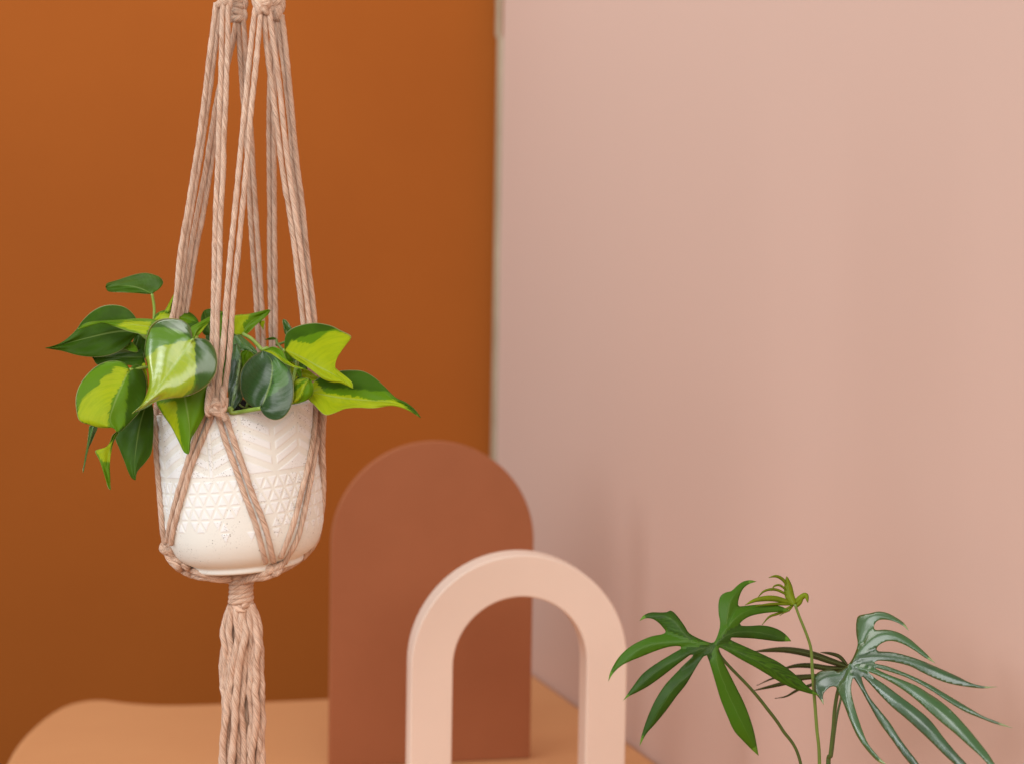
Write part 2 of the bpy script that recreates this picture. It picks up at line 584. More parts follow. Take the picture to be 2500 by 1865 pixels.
def relief(th, zt):
    """th: angle from the front (rad, + to the right); zt: mm below the rim. returns 0..1"""
    deg = np.degrees(th) - 10.5
    # herringbone
    per = 45.0
    k = (deg - 3.0) / per
    a = np.abs(k - np.round(k)) * per * math.pi / 180 * 64.5     # mm from the nearest peak
    A = per / 2 * math.pi / 180 * 64.5
    zz = zt - 0.5 * a
    out = np.zeros_like(th)

    def add(sd):
        nonlocal out
        out = np.maximum(out, smooth(-0.15, 0.65, sd))
    for zk in (-12.0, -0.75, 10.5, 21.7, 33.0):
        sd = np.minimum(zz - (zk - 6.6), zk - zz) * 0.9
        sd = np.minimum(sd, np.minimum(a - 1.3, (A - 2.0) - a))
        sd = np.minimum(sd, np.minimum(zt - 2.6, 50.5 - zt))
        add(sd)
    sd = np.minimum((zz - 38.2) * 0.9, 50.3 - zt)
    sd = np.minimum(sd, (A - 1.5) - a)
    add(sd)
    kk = np.abs(deg - 3.0 + 22.5) / per
    rid = np.abs(kk - np.round(kk)) * per * math.pi / 180 * 64.5
    # every second valley carries a narrow upright ridge
    even = (np.mod(np.round((deg - 3.0 + 22.5) / per), 2) == 0)
    ridge = np.abs(deg - 3.0 + 22.5 - per * np.round((deg - 3.0 + 22.5) / per)) * math.pi / 180 * 64.5
    add(np.where(even, np.minimum(1.5 - ridge, np.minimum(zt - 12, 51 - zt)), -1))
    # triangle bands
    RH, TW = 10.4, 9.0
    for row in range(5):
        z0 = 53.0 + row * RH
        v = (zt - z0) / RH
        u = deg / TW + 0.5 * (row % 2)
        wmm = TW * math.pi / 180 * 64.5
        iu = np.round(u); du = np.abs(u - iu)
        up = np.minimum((v * 0.5 - du) * wmm * 0.88, (1 - v) * RH)
        iv = np.floor(u) + 0.5; dw = np.abs(u - iv)
        dn = np.minimum(((1 - v) * 0.5 - dw) * wmm * 0.88, v * RH)
        if row >= 2:
            h1 = np.mod(np.sin(iu * 12.9898 + row * 78.233) * 43758.5, 1.0)
            h2 = np.mod(np.sin(iv * 39.346 + row * 11.135) * 24634.6, 1.0)
            th1 = {2: 0.18, 3: 0.40, 4: 2.0}[row]
            th2 = {2: 0.10, 3: 0.22, 4: 0.35}[row]
            up = np.where(h1 < th1, -5, up); dn = np.where(h2 < th2, -5, dn)
        sd = np.maximum(up, dn) - 0.75
        sd = np.where((v > 0) & (v < 1), sd, -5)
        add(sd)
    return out


pot = empty('flower_pot', base_c)
tag(pot, 'ivory speckled ceramic pot with embossed chevrons and triangles in the rope hanger', 'flower pot')
NTH = 900
inner_prof = [(R_RIM - 0.0042, POT_H - 0.0008), (R_RIM - 0.0052, POT_H - 0.003), (R_RIM - 0.0056, POT_H - 0.012),
              (R_RIM - 0.006, POT_H - 0.05), (R_FOOT, 0.012), (0.0005, 0.010)]
bottom_prof = [(0.0005, 0.0022), (R_FOOT - 0.006, 0.0022), (R_FOOT - 0.0045, 0.0)]
allp = np.vstack([np.array(bottom_prof), prof, np.array(inner_prof)])
is_out = np.array([0] * 3 + [1] * len(prof) + [0] * len(inner_prof))
th = np.linspace(-math.pi, math.pi, NTH, endpoint=False)
TH, ZI = np.meshgrid(th, np.arange(len(allp)))
RR = allp[ZI, 0]; ZZ = allp[ZI, 1]
rel = relief(TH, (POT_H - ZZ) * 1000.0) * is_out[ZI]
rel = np.where(ZZ < 0.012, 0, rel)
wob = 0.00025 * np.sin(3 * TH + 1.0) * np.sin(ZZ * 40)
RR2 = RR + rel * 0.00042 + wob * is_out[ZI]
X = RR2 * np.sin(TH); Y = -RR2 * np.cos(TH)
V = np.stack([X, Y, ZZ], -1).reshape(-1, 3)
V = V @ PMn[:3, :3].T + PMn[:3, 3]
nr = len(allp)
i = np.arange(nr - 1)[:, None]; j = np.arange(NTH)[None, :]
j2 = (j + 1) % NTH
F = np.stack([i * NTH + j, i * NTH + j2, (i + 1) * NTH + j2, (i + 1) * NTH + j], -1).reshape(-1, 4)
me = bpy.data.meshes.new('pot_body')
me.vertices.add(len(V)); me.vertices.foreach_set('co', V.astype(np.float32).ravel())
me.loops.add(len(F) * 4); me.loops.foreach_set('vertex_index', F.ravel().astype(np.int32))
me.polygons.add(len(F)); me.polygons.foreach_set('loop_start', np.arange(0, len(F) * 4, 4, dtype=np.int32))
at = me.attributes.new('relief', 'FLOAT', 'POINT'); at.data.foreach_set('value', rel.ravel().astype(np.float32))
me.polygons.foreach_set('use_smooth', np.ones(len(F), bool))
me.update(calc_edges=True); me.validate()
pb = link('pot_body', me, M_pot, pot)
settle(pot)

# soil
nv, nf = [], []
NR, NA = 22, 90
for a_ in range(NR + 1):
    for b_ in range(NA):
        rr = (R_RIM - 0.0063) * a_ / NR
        tt = 2 * math.pi * b_ / NA
        z = POT_H - 0.0035 + random.uniform(-0.0018, 0.0018) + 0.002 * math.sin(rr * 90 + tt * 3) + 0.006 * (1 - (a_ / NR) ** 2)
        q = PM @ Vector((rr * math.cos(tt), rr * math.sin(tt), z))
        nv.append(q)
for a_ in range(NR):
    for b_ in range(NA):
        c_ = (b_ + 1) % NA
        nf.append((a_ * NA + b_, (a_ + 1) * NA + b_, (a_ + 1) * NA + c_, a_ * NA + c_))
soil = mesh_obj('potting_soil', nv, nf, M_soil, smooth=False)
tag(soil, 'dark crumbly potting soil inside the ivory pot', 'soil', kind='stuff')

# ------------------------------------------------------------------ cords
ROPE_R = 0.00225


def tube_arrays(pts, r, n=18, pitch=0.030, seed=0, lump=0.05, taper=None, hair=True, sway=0.0):
    L = float(np.sum(np.linalg.norm(np.diff(np.array(pts, float), axis=0), axis=1)))
    m_ = max(6, int(L / 0.0016))
    c = spline(pts, m_)
    ds = np.linalg.norm(np.diff(c, axis=0), axis=1)
    s = np.concatenate([[0], np.cumsum(ds)])
    R_ = np.random.default_rng(seed)
    if sway:
        for _ in range(3):
            fr = R_.uniform(20, 90); ph = R_.uniform(0, 6.28); d_ = R_.normal(size=3); d_ /= np.linalg.norm(d_)
            env = np.sin(np.clip(s / s[-1], 0, 1) * math.pi)[:, None]
            c = c + d_ * (sway / 3) * np.sin(s * fr + ph)[:, None] * env
    T = np.gradient(c, axis=0); T /= np.linalg.norm(T, axis=1)[:, None] + 1e-12
    N = np.zeros_like(T)
    ref = np.array([0.0, -1.0, 0.0])
    v = ref - T[0] * T[0].dot(ref)
    if np.linalg.norm(v) < 1e-3: v = np.array([1.0, 0, 0]) - T[0] * T[0][0]
    N[0] = v / np.linalg.norm(v)
    for k in range(1, m_):
        v = N[k - 1] - T[k] * T[k].dot(N[k - 1]); N[k] = v / np.linalg.norm(v)
    B = np.cross(T, N)
    ph = np.linspace(0, 2 * math.pi, n, endpoint=False)
    p0 = R_.uniform(0, 6.28)
    PH = ph[None, :] + 0 * s[:, None]
    TW = PH + 2 * math.pi * s[:, None] / pitch + p0
    lum = 1 + lump * np.interp(s, np.linspace(0, s[-1], max(3, int(s[-1] / 0.008))), R_.normal(size=max(3, int(s[-1] / 0.008))))
    rad = r * lum[:, None] * (1 + 0.05 * np.cos(2 * TW + 1.0) + 0.045 * np.cos(5 * TW))
    if taper is not None: rad = rad * np.interp(s / s[-1], taper[0], taper[1])[:, None]
    V = c[:, None, :] + rad[..., None] * (np.cos(PH)[..., None] * N[:, None, :] + np.sin(PH)[..., None] * B[:, None, :])
    fib = np.stack([np.cos(TW), np.sin(TW), s[:, None] * 60.0 * (r / 0.00225) ** -1 + PH * 0 + p0 * 7], -1)
    V = V.reshape(-1, 3); fib = fib.reshape(-1, 3)
    i = np.arange(m_ - 1)[:, None]; j = np.arange(n)[None, :]; j2 = (j + 1) % n
    F = np.stack([i * n + j, i * n + j2, (i + 1) * n + j2, (i + 1) * n + j], -1).reshape(-1, 4).tolist()
    F.append(list(range(n))[::-1]); F.append([(m_ - 1) * n + q for q in range(n)])
    V = V.tolist(); fib = fib.tolist()
    if hair:
        nh = int(s[-1] / 0.00032)
        for _ in range(nh):
            k = R_.integers(0, m_); a = R_.uniform(0, 2 * math.pi)
            d_ = math.cos(a) * N[k] + math.sin(a) * B[k]
            p = c[k] + d_ * r * 0.97
            ln = R_.uniform(0.0005, 0.0017) * (2.0 if R_.random() < 0.06 else 1.0)
            t_ = T[k] * R_.uniform(-1, 1) + np.cross(T[k], d_) * R_.uniform(-0.7, 0.7) + d_ * R_.uniform(0.3, 1.0)
            t_ /= np.linalg.norm(t_)
            w_ = np.cross(t_, R_.normal(size=3)); w_ = w_ / np.linalg.norm(w_) * 0.000055
            b0 = len(V)
            V += [(p - w_).tolist(), (p + w_).tolist(), (p + t_ * ln).tolist()]
            fib += [[0.2, 0.2, 0]] * 3
            F.append([b0, b0 + 1, b0 + 2])
    return V, F, fib


_seed = [100]


def rope_obj(name, paths, r=ROPE_R, parent=None, mat=None, n=18, **kw):
    """one mesh from one or more centre lines (world space points)"""
    V, F, B = [], [], []
    for p in paths:
        _seed[0] += 1
        rr = r
        if isinstance(p, tuple): p, rr = p
        v, f, b = tube_arrays(p, rr, n, seed=_seed[0], **kw)
        o = len(V)
        V += v; B += b; F += [[q + o for q in x] for x in f]
    return mesh_obj(name, V, F, mat or M_rope, parent, True, {'fib': ('FLOAT_VECTOR', B)})


hanger = empty('plant_hanger', tuple(P(588, 1410, 1.21)))
tag(hanger, 'dusty pink cotton macrame hanger with long tassel holding the ivory pot', 'macrame hanger')

YS = [25, 102, 203, 305, 407, 502, 603, 730]
cords = {
    # name: (points (x, y), depth at top, depth at bottom)
    'a1': ([(528, 8), (526, 25), (516, 102), (504, 203), (491, 305), (476, 407), (460, 502), (443, 603), (429, 730), (405, 850), (392, 960)], 1.199, 1.205),
    'a2': ([(541, 10), (536, 25), (527, 102), (514, 203), (500, 305), (484, 407), (469, 502), (453, 603), (438.5, 730), (418, 850), (398, 965)], 1.201, 1.209),
    'b0': ([(577, 48), (575, 60), (566.5, 102), (547, 170), (528, 254), (519, 305), (503, 407), (485, 502), (467, 603), (449, 730), (425, 850), (402, 965)], 1.214, 1.212),
    'b1': ([(579, 45), (576, 62), (569, 102), (548, 190), (530, 280), (526, 305), (516, 407), (499, 502), (480, 603), (460, 730), (435, 850), (405, 968)], 1.218, 1.216),
    'a3': ([(546, 12), (543, 30), (541, 102), (548 - 9, 203), (535, 305), (532, 407), (528, 502), (524.5, 603), (521.5, 730), (519.5, 807), (517, 880), (511, 930), (509, 985)], 1.196, 1.146),
    'a4': ([(557, 8), (556, 30), (556, 102), (552, 203), (548, 305), (545, 407), (540, 502), (537, 603), (532.5, 730), (530, 807), (528, 880), (521, 940), (521, 980)], 1.197, 1.144),
    'c1': ([(626, 15), (622, 30), (613.5, 102), (604, 203), (594, 305), (584, 407), (574.4, 502), (564, 603), (553, 730), (548, 807), (541, 880), (534, 940), (531, 978)], 1.193, 1.143),
    'c2': ([(637, 22), (636, 36), (630, 102), (620, 203), (610, 305), (601, 407), (593, 502), (582.6, 603), (569.5, 730), (564, 807), (558, 880), (550, 940), (545, 985)], 1.192, 1.145),
    'b2': ([(582, 48), (582, 60), (584, 102), (591, 203), (598, 305), (606, 407), (610, 502), (616, 603), (625.5, 730), (630, 820), (634, 900), (640, 985)], 1.214, 1.285),
    'b3': ([(592, 42), (594.5, 56), (598, 102), (602, 203), (611, 305), (617, 407), (624, 502), (630, 603), (638, 730), (643, 820), (645, 900), (648, 985)], 1.212, 1.285),
    'd0': ([(672, 38), (669, 60), (664, 102), (659, 203), (657, 305), (657, 407), (658, 502), (658.5, 603), (660.5, 730), (662, 830), (661, 900), (659, 985)], 1.222, 1.283),
    'd1': ([(679, 38), (679, 60), (675, 102), (671, 203), (669, 305), (669.5, 407), (669.8, 502), (670, 603), (671.5, 730), (672, 830), (670, 900), (666, 985)], 1.220, 1.281),
    'c3': ([(644, 22), (646, 40), (650, 102), (662, 203), (676, 305), (688.6, 407), (704, 502), (718, 603), (734.5, 730), (742, 800), (757, 900), (772, 985)], 1.194, 1.204),
    'c4': ([(652, 18), (657, 32), (667, 102), (681, 203), (692, 305), (704, 407), (718, 502), (733, 603), (748, 730), (756, 800), (766, 900), (778, 985)], 1.193, 1.204),
    'd2': ([(684, 40), (685, 60), (685, 102), (697.5, 203), (707.5, 305), (715, 407), (728, 502), (741, 603), (754, 730), (762, 800), (771, 900), (781, 985)], 1.221, 1.216),
    'd3': ([(688, 38), (690, 52), (696, 102), (706, 203), (716.5, 305), (725.5, 407), (738, 502), (748.5, 603), (763, 730), (769, 800), (777, 900), (784, 985)], 1.218, 1.210),
}
for kname, (pts, dt, db) in cords.items():
    ys = np.array([p[1] for p in pts], float)
    w = (ys - ys[0]) / (ys[-1] - ys[0])
    dd = dt + (db - dt) * w
    q = [P(x, y, d) for (x, y), d in zip(pts, dd)]
    r_ = ROPE_R * (0.97 if kname[0] in 'ac' else 0.93)
    rope_obj('cord', [q], r_, hanger, lump=0.045, sway=0.0007)

# cords lying on the pot
low = {
    'l1': [(503, 1004), (498, 1018), (475, 1076), (452, 1146), (433, 1207), (415, 1280), (407, 1329)],
    'l2': [(517, 1004), (515, 1018), (489.5, 1082), (466, 1140), (449, 1198), (430, 1262), (419, 1309), (417, 1337)],
    'r1': [(529, 1005), (533, 1018), (550.5, 1076), (574, 1140), (597, 1207), (620, 1268), (636, 1323), (651, 1382)],
    'r2': [(540, 1000), (550.5, 1014), (568, 1067), (591, 1131), (617, 1207), (643.5, 1274), (658, 1326), (670, 1380)],
    's1': [(772, 985), (771, 1004), (765.5, 1062), (754, 1128), (736, 1201), (719, 1268), (701.6, 1320), (681, 1369)],
    's2': [(781, 985), (780, 1006), (775, 1070), (766, 1126), (757, 1178), (740, 1262), (725, 1317), (706, 1352), (690, 1382)],
    'w1': [(383, 985), (380.5, 1004), (381, 1091), (386, 1163), (392, 1236), (397, 1294), (404, 1337)],
}
for kname, pts in low.items():
    sp = spline(pts, 40)
    dep = np.array([pot_depth(x, y, ROPE_R * 0.93) for x, y in sp])
    ker = np.ones(5) / 5
    dep2 = np.convolve(np.pad(dep, 2, mode='edge'), ker, 'valid')
    q = [P(x, y, d) for (x, y), d in zip(sp, dep2)][::2]
    rope_obj('cord', [q], ROPE_R * 0.99, hanger, lump=0.035)
# right-hand back cord and its neighbour, passing outside the pot to its rear
for pts, dl in (([(789, 985), (791.6, 1009), (788, 1076), (789.5, 1149), (789.5, 1207), (786, 1250), (772, 1320), (740, 1362)], (1.212, 1.245)),
                ([(784, 985), (785.5, 1009), (782, 1076), (783, 1149), (784, 1207), (780, 1250), (768, 1315), (736, 1360)], (1.222, 1.262)),
                ([(386, 985), (386, 1010), (390, 1091), (395, 1163), (400, 1236), (406, 1294), (420, 1340)], (1.235, 1.262))):
    sp = spline(pts, 24)
    q = [P(x, y, dl[0] + (dl[1] - dl[0]) * k / 23) for k, (x, y) in enumerate(sp)]
    rope_obj('cord', [q], ROPE_R * 0.95, hanger)


def kpath(pts, conv, d0):
    """(X, Y, dmm) in crop pixels -> world; dmm = mm nearer to the camera"""
    out = []
    for X_, Y_, z_ in pts:
        x, y = conv(X_, Y_)
        out.append(P(x, y, d0 - z_ / 1000.0))
    return out


# front rim knot (traced on a crop of 18.36x, origin 480,960)
ck = lambda X_, Y_: (480 + X_ / 18.36, 960 + Y_ / 18.36)
d0 = 1.1405
rope_obj('knot', [
    (kpath([(600, -260, -5), (550, 60, -0.6), (520, 400, 1.5), (490, 650, 2.0), (510, 860, 1.0), (600, 960, -1.5)], ck, d0), 0.0025),
    (kpath([(620, 620, -1.0), (700, 480, 2.2), (850, 430, 3.0), (1000, 480, 2.4), (1080, 600, -1)], ck, d0), 0.0024),
    (kpath([(1150, -260, -5), (1190, 60, 0.0), (1175, 420, 2.0), (1140, 560, 1.2), (1080, 700, -1)], ck, d0), 0.0024),
    (kpath([(590, 660, -1.5), (680, 760, 2.4), (850, 850, 3.4), (1020, 930, 2.6), (1120, 1020, -1.5)], ck, d0), 0.0025),
    (kpath([(1290, 200, -1.5), (1290, 500, -0.5), (1240, 700, 0.3), (1150, 780, 1.8), (1130, 880, 2.0), (1220, 1040, 1.0), (1330, 1200, 0.5)], ck, d0), 0.0023),
    (kpath([(880, 250, -1), (870, 600, 1.0), (880, 900, -0.5)], ck, d0 + 0.0012), 0.0042),
    (kpath([(1080, 450, -1), (1080, 650, 0.3), (1090, 850, -0.5)], ck, d0 + 0.0012), 0.0032),
], 0.0024, hanger, pitch=0.02, lump=0.03, n=14)

# top sennits (crop 10.07x, origin 500,0), continued above the frame
ct = lambda X_, Y_: (500 + X_ / 10.07, Y_ / 10.07)


def square_knots(cx, y_bottom, n, d0, w=52, h=58, flip=0):
    """n half knots stacked upwards from y_bottom; crop coordinates"""
    paths = []
    for k in range(n):
        yb = y_bottom - k * h * 2.4
        sgn = 1 if (k + flip) % 2 == 0 else -1
        j = random.uniform(-6, 6)
        paths.append(kpath([(cx - sgn * w * 2.1 + j, yb - h * 2.0, -1.0), (cx - sgn * w * 2.0, yb - h * 1.1, 1.2), (cx - sgn * w, yb - h * 0.9, 2.6), (cx, yb - h * 0.75, 3.2),
                            (cx + sgn * w, yb - h * 0.55, 2.6), (cx + sgn * w * 1.9, yb - h * 0.2, -0.5)], ct, d0))
        paths.append(kpath([(cx + sgn * w * 1.9, yb - h * 2.3, -0.5), (cx + sgn * w * 2.3, yb - h * 1.3, 1.0), (cx + sgn * w * 1.8, yb - h * 0.4, 0.8), (cx + sgn * w * 0.6, yb - h * 0.1, -1.5)], ct, d0))
    for off in (-26, 26):
        paths.append(kpath([(cx + off, y_bottom - n * h * 2.4, 0), (cx + off, y_bottom - n * h, 0), (cx + off, y_bottom, 0)], ct, d0))
    return paths


hand = {
    0: [([(300, 190, -1.5), (335, 120, 1.5), (395, 60, 2.6), (440, -20, 1.5), (430, -90, -1)], 0.0030),
        ([(440, -110, 0), (462, -10, 2.2), (490, 110, 3.2), (530, 110, 2.6), (575, 30, 0.5), (590, -60, -1)], 0.0031),
        ([(600, -90, 0), (620, 40, 1.5), (600, 170, 0.5), (560, 260, -1)], 0.0026)],
    1: [([(640, 40, -1), (720, 0, 2.0), (850, -10, 3.4), (930, 30, -1)], 0.0034),
        ([(700, 110, -1.5), (790, 130, 2.6), (870, 150, 3.4), (935, 200, -1)], 0.0033),
        ([(700, 260, -1.5), (780, 270, 2.4), (850, 310, 3.4), (930, 370, -1)], 0.0033),
        ([(700, 430, -1.5), (780, 470, 2.6), (860, 460, 3.2), (930, 410, -1)], 0.0031),
        ([(960, -120, 0), (975, -20, 1.2), (1000, 90, 1.6), (965, 200, 0.2), (935, 250, -2)], 0.0026),
        ([(930, 250, -2), (975, 310, 1.0), (985, 420, 1.4), (940, 510, 0.2), (900, 540, -2)], 0.0026),
        ([(690, 100, 0), (690, 330, 0.2), (700, 560, -1)], 0.0027)],
    2: [([(1330, -80, -1), (1330, 60, 2.8), (1345, 200, 3.4), (1330, 300, 1.0), (1300, 350, -2)], 0.0037),
        ([(1410, 210, -1), (1440, 215, 3.0), (1490, 270, 3.2), (1540, 350, -1.5)], 0.0029),
        ([(1390, 20, 0), (1470, 90, 3.0), (1540, 110, 2.6), (1590, 60, 0)], 0.0036),
        ([(1400, -90, 1), (1480, -20, 3.6), (1570, 30, 2.0)], 0.0030),
        ([(1210, -100, 0), (1215, 30, 0.8), (1245, 140, 0.2), (1290, 200, -2)], 0.0025),
        ([(1570, -80, 0), (1590, 60, 0.4), (1560, 190, -0.5), (1500, 240, -2)], 0.0025)],
    3: [([(1600, 60, 0), (1700, 70, 2.4), (1800, 60, 2.4), (1880, 10, -1)], 0.0042),
        ([(1600, -60, 0), (1700, -50, 2.4), (1810, -60, 2.4), (1880, -90, -1)], 0.0036),
        ([(1860, -90, 0), (1905, 40, 0.8), (1915, 160, 0.8), (1880, 270, -1.5)], 0.0027),
        ([(1820, 190, -1), (1810, 280, 2.8), (1800, 390, 2.8), (1800, 470, -1.5)], 0.0042),
        ([(1620, 220, 0), (1680, 240, 1.0), (1740, 250, 0)], 0.0038),
        ([(1700, 300, -1), (1700, 400, 0.4), (1720, 460, -1)], 0.0028)],
}
for ki, (cx, yb, d_, fl, w_) in enumerate(((480, -70, 1.199, 1, 60), (845, -60, 1.214, 0, 58), (1395, -80, 1.192, 0, 66), (1770, -110, 1.220, 1, 60))):
    rope_obj('knot', [(kpath(p_, ct, d_), r_ * 0.92) for p_, r_ in hand[ki]] + square_knots(cx, yb, 12, d_, w_, 56, fl), 0.0025, hanger, pitch=0.022, n=12, hair=True)

# left bottom knot and its tail running under the pot
cb = lambda X_, Y_: (350 + X_ / 3.4417, 960 + Y_ / 3.4417)
dk = pot_depth(409, 1345, 0.0) - 0.001
rope_obj('knot', [
    (kpath([(165, 1270, -2), (160, 1300, 1), (175, 1325, 3), (215, 1322, 3.6), (240, 1300, 2), (250, 1270, -1)], cb, dk), 0.0027),
    (kpath([(190, 1270, 2), (195, 1310, 2), (190, 1345, 1)], cb, dk), 0.0025),
    (kpath([(225, 1250, 2.5), (228, 1300, 3.4), (222, 1350, 1.5)], cb, dk), 0.0025),
], 0.0025, hanger, pitch=0.02, n=12)
tail_c = P(588, 1405, 1.215)


def under(pts, r):
    sp = spline(pts, 30)
    out = []
    for k, (x, y) in enumerate(sp):
        u = k / 29
        d = pot_depth(x, y, r * 0.8)
        out.append(P(x, y, d * (1 - u * u) + 1.208 * u * u))
    return out[::2]


rope_obj('cord', [under([(404, 1340), (411, 1358), (426, 1377), (449, 1394), (477, 1405), (515, 1411), (565, 1416)], 0.0027)], 0.0027, hanger, lump=0.03)
rope_obj('cord', [under([(412, 1338), (421, 1356), (437, 1371), (458, 1386), (482, 1397), (515, 1406), (570, 1414)], 0.0024)], 0.0024, hanger, lump=0.03)

# right bottom knot
cq = lambda X_, Y_: (600 + X_ / 15.02, 1320 + Y_ / 15.02)
dq = pot_depth(672, 1388, 0.0) - 0.002
rope_obj('knot', [
    (kpath([(760, 1250, -2), (830, 1100, 2.2), (860, 960, 2.6), (940, 880, 0)], cq, dq), 0.0027),
    (kpath([(1000, 840, 0), (990, 1000, 3.2), (1000, 1130, 3.2), (1060, 1230, 0)], cq, dq), 0.0018),
    (kpath([(1040, 1060, 0), (1130, 1000, 3.0), (1230, 930, 3.2), (1330, 850, 1), (1340, 800, -1)], cq, dq), 0.0026),
    (kpath([(1010, 1230, 0), (1120, 1190, 3.0), (1230, 1110, 2.8), (1290, 980, 1.0)], cq, dq), 0.0025),
    (kpath([(1050, 820, 1), (1080, 900, 1.2), (1090, 1100, 0.5)], cq, dq), 0.0024),
], 0.0025, hanger, pitch=0.02, n=12)
rope_obj('cord', [under([(668, 1385), (655, 1394), (642, 1400), (625, 1406), (608, 1411), (592, 1418)], 0.0027)], 0.0029, hanger, lump=0.03)
rope_obj('cord', [under([(676, 1398), (660, 1404), (642, 1409), (622, 1412), (605, 1415), (590, 1420)], 0.0027)], 0.0026, hanger, lump=0.03)
# rear cords meeting under the pot
rope_obj('cord', [[P(738, 1361, 1.262), P(700, 1385, 1.25), P(650, 1402, 1.23), P(600, 1412, 1.218)]], 0.0024, hanger)
rope_obj('cord', [[P(420, 1340, 1.262), P(470, 1385, 1.25), P(530, 1402, 1.23), P(580, 1412, 1.218)]], 0.0024, hanger)

# wrap
dw = 1.215
wl = []
turns, n0 = 6.4, 240
for k in range(n0 + 1):
    u = k / n0
    a = -u * turns * 2 * math.pi + 1.2
    y = 1399 + (1474 - 1399) * u ** 1.0
    rad = 0.0078 + 0.0003 * math.sin(u * 9)
    c = P(588 + 1.5 * (1 - u), y, dw)
    wl.append(c + Vector((math.cos(a) * rad, math.sin(a) * rad, math.cos(a) * 0.0006)))
rope_obj('wrap', [wl], 0.0026, hanger, pitch=0.03, lump=0.02, n=12)
core = rope_obj('wrap_core', [[P(590, 1392, dw), P(588, 1440, dw), P(588, 1490, dw)]], 0.0080, hanger, hair=False)

# tassel
cs = lambda X_, Y_: (450 + X_ / 3.407, 1380 + Y_ / 3.407)
front = [
    ([(385, 330), (350, 430), (322, 560), (336, 700), (330, 860), (318, 1000), (332, 1080), (350, 1230), (330, 1400), (318, 1560), (310, 1700), (322, 1900)], 3, 1.0),
    ([(400, 330), (380, 460), (372, 570), (395, 690), (385, 850), (372, 1000), (390, 1200), (370, 1400), (380, 1600), (360, 1900)], 5, 1.0),
    ([(440, 335), (428, 450), (452, 560), (432, 700), (402, 850), (388, 960), (352, 1090), (348, 1250), (330, 1400), (322, 1560), (330, 1700), (318, 1900)], 8, 1.08),
    ([(515, 320), (488, 440), (512, 560), (482, 700), (450, 850), (438, 1000), (424, 1150), (424, 1300), (412, 1450), (398, 1600), (390, 1750), (400, 1900)], 10, 1.12),
    ([(560, 320), (585, 430), (600, 560), (618, 680), (598, 800), (602, 950), (586, 1050), (600, 1180), (592, 1330), (570, 1480), (552, 1620), (560, 1900)], 9, 1.1),
    ([(535, 340), (548, 480), (556, 620), (545, 760), (552, 900), (540, 1050), (552, 1180), (560, 1290), (540, 1450), (560, 1650), (545, 1900)], 6, 0.98),
    ([(480, 340), (470, 500), (500, 700), (498, 900), (492, 1050), (474, 1200), (488, 1330), (500, 1450), (494, 1600), (500, 1750), (480, 1900)], 6, 1.02),
    ([(565, 330), (618, 480), (630, 620), (645, 720), (636, 860), (645, 1000), (636, 1150), (650, 1290), (640, 1450), (652, 1600), (645, 1900)], 4, 1.0),
    ([(460, 340), (450, 600), (470, 780), (460, 950), (470, 1120), (455, 1300), (450, 1450), (462, 1650), (450, 1900)], 3, 1.0),
    ([(545, 340), (590, 600), (575, 800), (590, 1000), (620, 1200), (612, 1350), (625, 1500), (610, 1650), (620, 1900)], 4.5, 1.0),
]
for pts, zf, k_ in front:
    q = []
    for i_, (X_, Y_) in enumerate(pts):
        x, y = cs(X_, Y_)
        z_ = min(zf, 3 + i_ * 2.5) if i_ < 3 else zf
        q.append(P(x, y, dw - (z_ + 1.5 * math.sin(i_ * 1.7 + zf)) / 1000))
    rope_obj('strand', [q], 0.00262 * k_, hanger, pitch=0.03, lump=0.05, sway=0.0012)
for i_ in range(7):
    q = []
    ph_ = random.uniform(0, 6)
    for k in range(14):
        u = k / 13
        x = 588 + 4 * u + (-38 + 76 * (i_ + 0.5) / 7) * (0.45 + 0.55 * min(1, u * 5)) + 3.5 * math.sin(u * 13 + ph_) * min(1, u * 6) + 2 * math.sin(u * 29 + ph_ * 2) * min(1, u * 6)
        y = 1473 + (1940 - 1473) * u
        q.append(P(x, y, dw - (0.0005 + 0.0020 * min(1, u * 4) * (1 - abs(i_ - 3) / 5) + 0.0022 * math.sin(u * 9 + ph_ * 3))))
    rope_obj('strand', [q], 0.0021, hanger, pitch=0.026, lump=0.06, sway=0.001)
for i_ in range(12):
    a = math.pi * (0.05 + 0.9 * i_ / 11)
    q = []
    for k in range(9):
        u = k / 8
        rad = (0.006 + 0.010 * min(1, u * 3.5)) * (0.45 if i_ % 3 == 1 else 1)
        y = 1470 + (1940 - 1470) * u
        c = P(588 + 4 * u, y, dw)
        q.append(c + Vector((math.cos(a) * rad * 0.98 + random.uniform(-1, 1) * 0.0012 * (u > 0.1), math.sin(a) * rad * 0.8, 0)))
    rope_obj('strand', [q], 0.0026, hanger, pitch=0.03, sway=0.001)
settle(hanger)

# ------------------------------------------------------------------ leaves


def poly_sd(x, y, poly):
    """signed distance in px, positive inside"""
    poly = np.array(poly, float)
    d = np.full(x.shape, 1e9); ins = np.zeros(x.shape, bool)
    for i in range(len(poly)):
        a = poly[i]; b = poly[(i + 1) % len(poly)]
        e = b - a; wx = x - a[0]; wy = y - a[1]
        t = np.clip((wx * e[0] + wy * e[1]) / (e @ e), 0, 1)
        d = np.minimum(d, np.hypot(wx - e[0] * t, wy - e[1] * t))
        c1 = (a[1] > y) != (b[1] > y)
        with np.errstate(divide='ignore', invalid='ignore'):
            xi = (b[0] - a[0]) * (y - a[1]) / (b[1] - a[1]) + a[0]
        ins ^= c1 & (x < xi)
    return np.where(ins, d, -d)


def conv_pts(pts, c): return [c(*p) for p in pts]


_lseed = [0]


